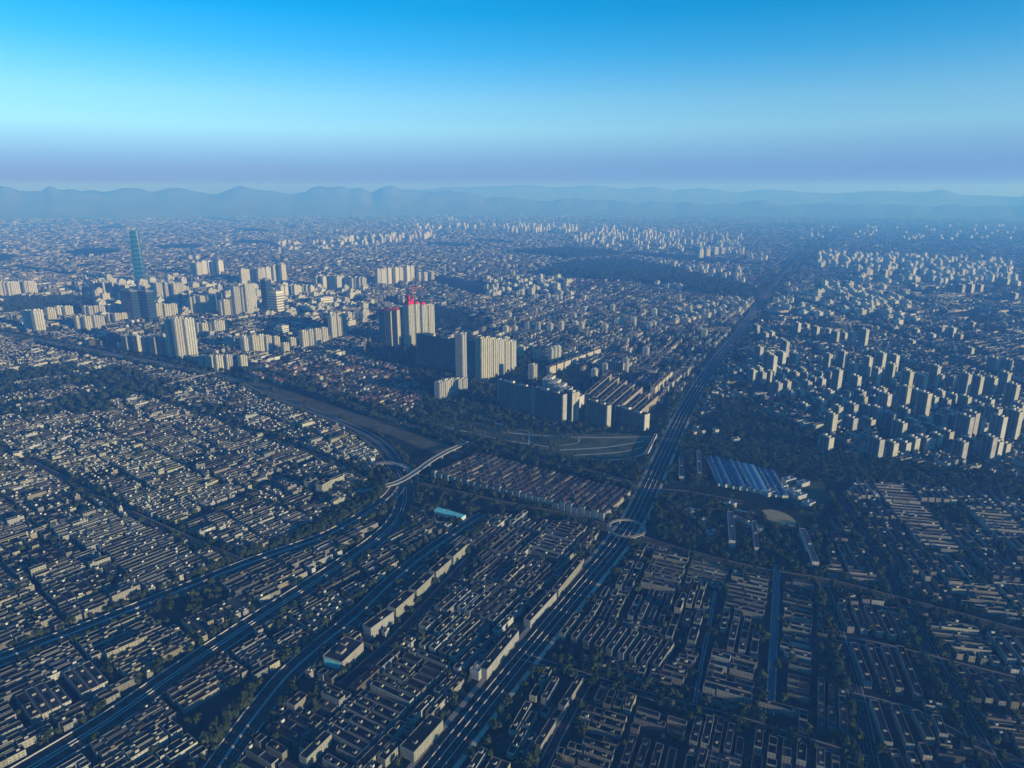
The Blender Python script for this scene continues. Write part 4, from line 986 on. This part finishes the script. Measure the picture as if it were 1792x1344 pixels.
# far towers, too many to count, as one mass
def far_towers():
    T = Builder(); L = []
    def cl(x0, x1, y0, y1, n, hp, slope=0.0, jit=1.0):
        for _ in range(n):
            x = random.uniform(x0, x1); y = random.uniform(y0, y1) + (x - (x0 + x1) / 2) * slope
            P = G(x, y); L.append((P[0], P[1], random.uniform(26, 40), random.uniform(18, 26), max(22, height_at(P[1], y - hp * random.uniform(0.6, 1.15)))))
    cl(588, 764, 419, 425, 60, 11, -0.06); cl(637, 700, 364, 367, 16, 9); cl(880, 1010, 398, 408, 60, 9, 0.02); cl(1000, 1180, 412, 420, 80, 10, -0.05); cl(930, 950, 405, 408, 6, 14)
    cl(1035, 1300, 405, 440, 170, 7, 0.06); cl(1310, 1345, 449, 456, 10, 8); cl(1430, 1770, 452, 480, 200, 10, 0.04); cl(1500, 1780, 478, 500, 70, 12, 0.03); cl(1150, 1300, 470, 510, 130, 9, 0.08); cl(1180, 1310, 530, 560, 60, 7, -0.2)
    cl(850, 1000, 490, 520, 70, 9); cl(480, 660, 422, 436, 40, 6, -0.05); cl(700, 900, 395, 402, 30, 6); cl(1350, 1600, 500, 560, 90, 8, 0.1); cl(230, 290, 366, 370, 10, 7); cl(330, 345, 452, 455, 3, 6); cl(478, 500, 428, 431, 6, 8); cl(780, 800, 384, 386, 6, 6)
    cl(1400, 1792, 396, 420, 60, 4); cl(240, 430, 500, 545, 55, 13); cl(400, 640, 505, 560, 80, 11); cl(160, 330, 530, 560, 25, 12); cl(520, 640, 540, 575, 25, 12)
    cl(165, 330, 500, 556, 45, 20)
    A = np.array(L + FARL); k = np.ones(len(A), bool)
    for P, hw in ROADS: k &= dist_poly(P, A[:, 0], A[:, 1]) > hw + 20
    for K_ in KEEP_OUT[-6:-5]: k &= ~inside(K_, A[:, 0], A[:, 1])
    A = A[k]; n = len(A); az = np.where(A[:, 0] > 0.42 * A[:, 1], 158, 32)
    T.boxes(A[:, 0], A[:, 1], 0, A[:, 2], A[:, 3], A[:, 4], np.radians(90 - az), np.array(TW)[rng.integers(0, 5, n)] * rng.uniform(0.8, 1.1, (n, 1)), (0.06, 0.06, 0.06))
    T.boxes(A[:, 0], A[:, 1], A[:, 4] - 0.2, A[:, 2] * 0.4, A[:, 3] * 0.5, 5, np.radians(90 - az), np.array(TW)[rng.integers(0, 5, n)], (0.06, 0.06, 0.06), wm=1)
    tag(link('far_tower_blocks', T.mesh('far_tower_blocks', ['tower', 'roof'])), 'clusters of small hazy apartment towers toward the horizon', kind='stuff')
far_towers()

# ------------------------------------------------------------------ trees
def crown_mesh(name, r, seed, n=95):
    q = random.Random(seed); V = []; F = []
    lob = [(q.uniform(-0.45, 0.45) * r, q.uniform(-0.45, 0.45) * r, q.uniform(-0.25, 0.45) * r, q.uniform(0.5, 0.8) * r) for _ in range(5)]
    for _ in range(n):
        lx_, ly_, lz_, lr_ = q.choice(lob)
        d = Vector((q.gauss(0, 1), q.gauss(0, 1), q.gauss(0.15, 1))).normalized(); p = Vector((lx_, ly_, lz_ + r * 1.15)) + d * lr_ * q.uniform(0.75, 1.05)
        nrm = (d + Vector((q.uniform(-.6, .6), q.uniform(-.6, .6), q.uniform(-.3, .8)))).normalized(); t1 = nrm.orthogonal().normalized(); t2 = nrm.cross(t1); s_ = r * q.uniform(0.17, 0.33)
        i = len(V)
        for a, b in ((-1, -0.6), (0.5, -1), (1, 0.5), (-0.4, 1)): V.append(p + t1 * a * s_ + t2 * b * s_)
        F.append((i, i + 1, i + 2, i + 3))
    return pymesh(name, V, F, 'leaf')
CR = [crown_mesh('crown', rr, 50 + i) for i, rr in enumerate((3.4, 3.9, 4.4, 3.0, 4.9))]
def trunk_mesh(h):
    V = []; F = []
    for i, (z, r_) in enumerate(((0, 0.32), (h * 0.5, 0.22), (h, 0.08))):
        for k in range(6): a = k * math.pi / 3; V.append((r_ * math.cos(a) + 0.08 * i, r_ * math.sin(a), z))
    for i in range(2):
        for k in range(6): F.append((i * 6 + k, i * 6 + (k + 1) % 6, i * 6 + 6 + (k + 1) % 6, i * 6 + 6 + k))
    for sx_, sy_ in ((1, 0.3), (-0.8, 0.6), (0.1, -1)):            # limbs
        i = len(V)
        V += [(0.1, 0.12, h * 0.5), (0.1, -0.12, h * 0.5), (sx_ * h * 0.33, sy_ * h * 0.33, h * 0.92), (0.1, 0, h * 0.62)]
        F += [(i, i + 1, i + 2), (i + 1, i + 3, i + 2), (i + 3, i, i + 2)]
    return pymesh('trunk', V, F, 'bark')
TR = [trunk_mesh(h_) for h_ in (4.4, 5.0, 5.6, 4.0, 6.2)]
TP = []        # x, y, belt id
BELTS = []
def belt(P, off0, off1, n, bid, wild=True):
    s = rng.uniform(0, len(P) - 1.001, n); i = s.astype(int); f = s - i; N = normals2(P)
    o = rng.uniform(off0, off1, n); q = P[i] * (1 - f)[:, None] + P[i + 1] * f[:, None] + N[i] * o[:, None]
    TP.append(np.column_stack([q, np.full(n, bid)]))
def area(pts, n, bid):
    P = np.array(Gs(pts)); x = rng.uniform(P[:, 0].min(), P[:, 0].max(), n * 3); y = rng.uniform(P[:, 1].min(), P[:, 1].max(), n * 3)
    k = np.nonzero(inside(P, x, y))[0][:n]; TP.append(np.column_stack([x[k], y[k], np.full(len(k), bid)]))
belt(EXPR_W, -38, -16, 520, 0); belt(EXPR_W, 16, 24, 90, 1); belt(EXPR_MID, -26, -16, 150, 2); belt(EXPR_MID, 16, 24, 60, 2)
belt(BOUL, -31, -22, 420, 3); belt(BOUL, 22, 32, 520, 3); belt(EXPR_IN, 18, 28, 330, 4); belt(EXPR_IN, -28, -18, 330, 4)
belt(EAST, -26, -12, 420, 5); belt(EAST, 12, 22, 420, 5); belt(RIGHT_ST, -14, -9, 160, 6); belt(RIGHT_ST, 9, 14, 160, 6); belt(RIGHT_ST2, 8, 13, 110, 6); belt(CANYON, -2, 12, 60, 7); belt(STREET_D, -12, 12, 300, 8); belt(STREET_E, 5, 14, 60, 8)
belt(BELT_R, -45, 50, 1500, 9); belt(GREEN_RD, -30, 30, 900, 9); belt(LEFT_ST, -14, 14, 320, 9); belt(LEFT_ST2, -12, 12, 260, 9)
area([(340,1344),(420,1262),(470,1200),(440,1210),(360,1300),(300,1380),(340,1420)], 90, 2)
area([(560,905),(640,868),(690,850),(700,880),(640,915),(580,935)], 240, 10); area([(560,840),(640,810),(690,830),(640,860),(580,870)], 120, 10); area([(720,870),(770,880),(760,930),(700,930)], 90, 10)
area([(1145,865),(1285,870),(1285,965),(1145,940)], 480, 11); area([(1000,820),(1130,862),(1120,890),(1085,880)], 160, 11)
area([(700,690),(835,695),(930,735),(1140,756),(1060,762),(930,757),(800,735),(735,735)], 420, 12); area([(700,745),(900,790),(1080,815),(1140,800),(1130,850),(1000,825),(800,785)], 700, 12)
area([(1200,770),(1500,800),(1792,840),(1792,862),(1450,842),(1200,800)], 1300, 12); area([(1280,905),(1440,935),(1430,1005),(1290,985)], 260, 12); area([(1150,765),(1240,772),(1225,860),(1150,840)], 220, 12)
area([(660,620),(760,610),(860,690),(740,700)], 700, 12); area([(1240,690),(1470,775),(1500,812),(1260,770)], 700, 12); area([(0,520),(160,520),(220,548),(0,552)], 1600, 13)
area([(1000,462),(1080,456),(1170,470),(1290,502),(1345,516),(1300,528),(1150,497),(1060,492),(950,482)], 9000, 13); area([(900,442),(1010,436),(1090,446),(1010,452)], 4000, 13)
area([(0,570),(390,640),(830,770),(1130,850),(1792,850),(1792,560),(1250,560),(0,560)], 9000, 14); area([(0,1344),(0,600),(400,670),(700,850),(1100,900),(1792,880),(1792,1344)], 7000, 15)
T_ = np.concatenate(TP); X, Y = T_[:, 0], T_[:, 1]
I = ((X - GX0) / 2).astype(int); J = ((Y - GY0) / 2).astype(int); v = (I >= 1) & (I < GN - 1) & (J >= 1) & (J < GM - 1); Ic, Jc = np.where(v, I, 1), np.where(v, J, 1)
k = ~(v & (occ[Jc, Ic] | occ[Jc + 1, Ic] | occ[Jc, Ic + 1] | occ[Jc - 1, Ic] | occ[Jc, Ic - 1]))
for P, hw in ROADS:
    hard = {id(BOUL): 21.5, id(EXPR_W): 14.5, id(EXPR_IN): 16.5, id(EXPR_MID): 14.5, id(EAST): 11}.get(id(P), max(4, hw - 2))
    k &= dist_poly(P, X, Y) > hard
k &= np.hypot(X - RING[0], Y - RING[1]) > 42
k &= (Y > 430) & (np.abs(X) < 0.84 * Y + 60)
k &= ~(inside(Gs([(395,655),(620,722),(812,792),(740,786),(600,738)]), X, Y) & (rng.random(len(X)) < 0.85))
for K_ in ([(1328,888),(1352,888),(1380,896),(1398,912),(1392,930),(1362,926),(1340,914)], [(965,772),(1145,758),(1140,800),(1080,810),(985,806)]): k &= ~(inside(Gs(K_), X, Y) & (rng.random(len(X)) < 0.93))
T_ = T_[k]; X, Y = T_[:, 0], T_[:, 1]
tx, ty = pix(X, Y, 4.0); vis = (tx > 8) & (tx < 1784) & (ty < 1334)
NAMES = {0: 'in the belt above the outer expressway', 1: 'on the lower verge of the outer expressway', 2: 'on the green verge of the middle expressway', 3: 'on the verge of the boulevard', 4: 'on the verge of the inner expressway', 5: 'on the east road verge',
         6: 'along the right side street', 7: 'in the shaded canyon street', 8: 'in the dark lane right of the boulevard', 10: 'in the interchange greenery', 15: 'in a gap between the near roofs'}
cand = np.nonzero(vis & np.isin(T_[:, 2], list(NAMES)))[0]; cand = cand[np.argsort(Y[cand])][:230]
single = np.zeros(len(T_), bool); single[cand] = True
crowns = []
for i in cand:
    kx = random.randrange(5); s_ = random.uniform(0.75, 1.35)
    root = thing('broadleaf_tree', 'dark green tree ' + NAMES[int(T_[i, 2])], 'tree', (X[i], Y[i], 0), random.uniform(0, 6.28), 'trees ' + NAMES[int(T_[i, 2])])
    root.scale = (s_, s_, s_ * random.uniform(0.9, 1.25))
    link('trunk', TR[kx], root); c_ = link('crown', CR[kx], root)
    if len(crowns) < 5 and all(c_.data != q.data for q in crowns): crowns.append(c_)
rest = np.nonzero(~single)[0]
me = bpy.data.meshes.new('tree_canopy'); me.from_pydata([(X[i], Y[i], 0.0) for i in rest], [], [])
sc_a = me.attributes.new('size', 'FLOAT', 'POINT')
sc_a.data.foreach_set('value', (rng.uniform(0.7, 1.4, len(rest)) * np.where(Y[rest] > 3500, 2.6, np.where(Y[rest] > 1500, 1.25, 1.0))).astype(np.float32))
to = tag(link('tree_canopy', me), 'dark belts and woods of trees between roads and roofs', kind='stuff')
ng = bpy.data.node_groups.new('scatter_trees', 'GeometryNodeTree')
ng.interface.new_socket('Geometry', in_out='INPUT', socket_type='NodeSocketGeometry'); ng.interface.new_socket('Geometry', in_out='OUTPUT', socket_type='NodeSocketGeometry')
gi = ng.nodes.new('NodeGroupInput'); go = ng.nodes.new('NodeGroupOutput'); ip = ng.nodes.new('GeometryNodeInstanceOnPoints'); g2 = ng.nodes.new('GeometryNodeGeometryToInstance')
for c_ in crowns:
    oi = ng.nodes.new('GeometryNodeObjectInfo'); oi.inputs['Object'].default_value = c_; oi.transform_space = 'ORIGINAL'
    ng.links.new(oi.outputs['Geometry'], g2.inputs[0])
m2p = ng.nodes.new('GeometryNodeMeshToPoints'); ng.links.new(gi.outputs[0], m2p.inputs[0]); ng.links.new(m2p.outputs[0], ip.inputs['Points'])
ng.links.new(g2.outputs[0], ip.inputs['Instance']); ip.inputs['Pick Instance'].default_value = True
na = ng.nodes.new('GeometryNodeInputNamedAttribute'); na.data_type = 'FLOAT'; na.inputs['Name'].default_value = 'size'; ng.links.new(na.outputs['Attribute'], ip.inputs['Scale'])
rv = ng.nodes.new('FunctionNodeRandomValue'); rv.data_type = 'FLOAT_VECTOR'; rv.inputs[0].default_value = (0, 0, 0); rv.inputs[1].default_value = (0, 0, 6.28); ng.links.new(rv.outputs[0], ip.inputs['Rotation'])
ri_ = ng.nodes.new('FunctionNodeRandomValue'); ri_.data_type = 'INT'; ri_.inputs[4].default_value = 0; ri_.inputs[5].default_value = 4; ng.links.new(ri_.outputs[2], ip.inputs['Instance Index'])
ng.links.new(ip.outputs[0], go.inputs[0])
to.modifiers.new('scatter', 'NODES').node_group = ng

# ------------------------------------------------------------------ the blue air
Vh = [(sx_ * 30000, sy_ * 30000, z) for z in (-3, 900) for sx_, sy_ in ((-1, -1), (1, -1), (1, 1), (-1, 1))]
me = bpy.data.meshes.new('haze'); me.from_pydata(Vh, [], [(3, 2, 1, 0), (4, 5, 6, 7), (0, 1, 5, 4), (1, 2, 6, 5), (2, 3, 7, 6), (3, 0, 4, 7)]); me.update()
mh = bpy.data.materials.new('blue_haze'); mh.use_nodes = True; nt = mh.node_tree; nt.nodes.clear()
om = nt.nodes.new('ShaderNodeOutputMaterial'); pv = nt.nodes.new('ShaderNodeVolumePrincipled')
pv.inputs['Color'].default_value = (0.12, 0.385, 1.0, 1); pv.inputs['Density'].default_value = 1.32e-4; pv.inputs['Anisotropy'].default_value = 0.03
pv.inputs['Absorption Color'].default_value = (1, 1, 1, 1)
nt.links.new(pv.outputs[0], om.inputs['Volume']); me.materials.append(mh)
tag(link('haze', me), 'thin blue haze over the whole city', kind='stuff')
tri = sum(sum(len(p.vertices) - 2 for p in m_.polygons) for m_ in [B and bpy.data.meshes['low_rise_housing']])
print('towers', N_T, 'low-rise mass', N_NEAR, len(fx), 'trees', len(rest), 'objects', len(bpy.data.objects), 'mass tris', tri)
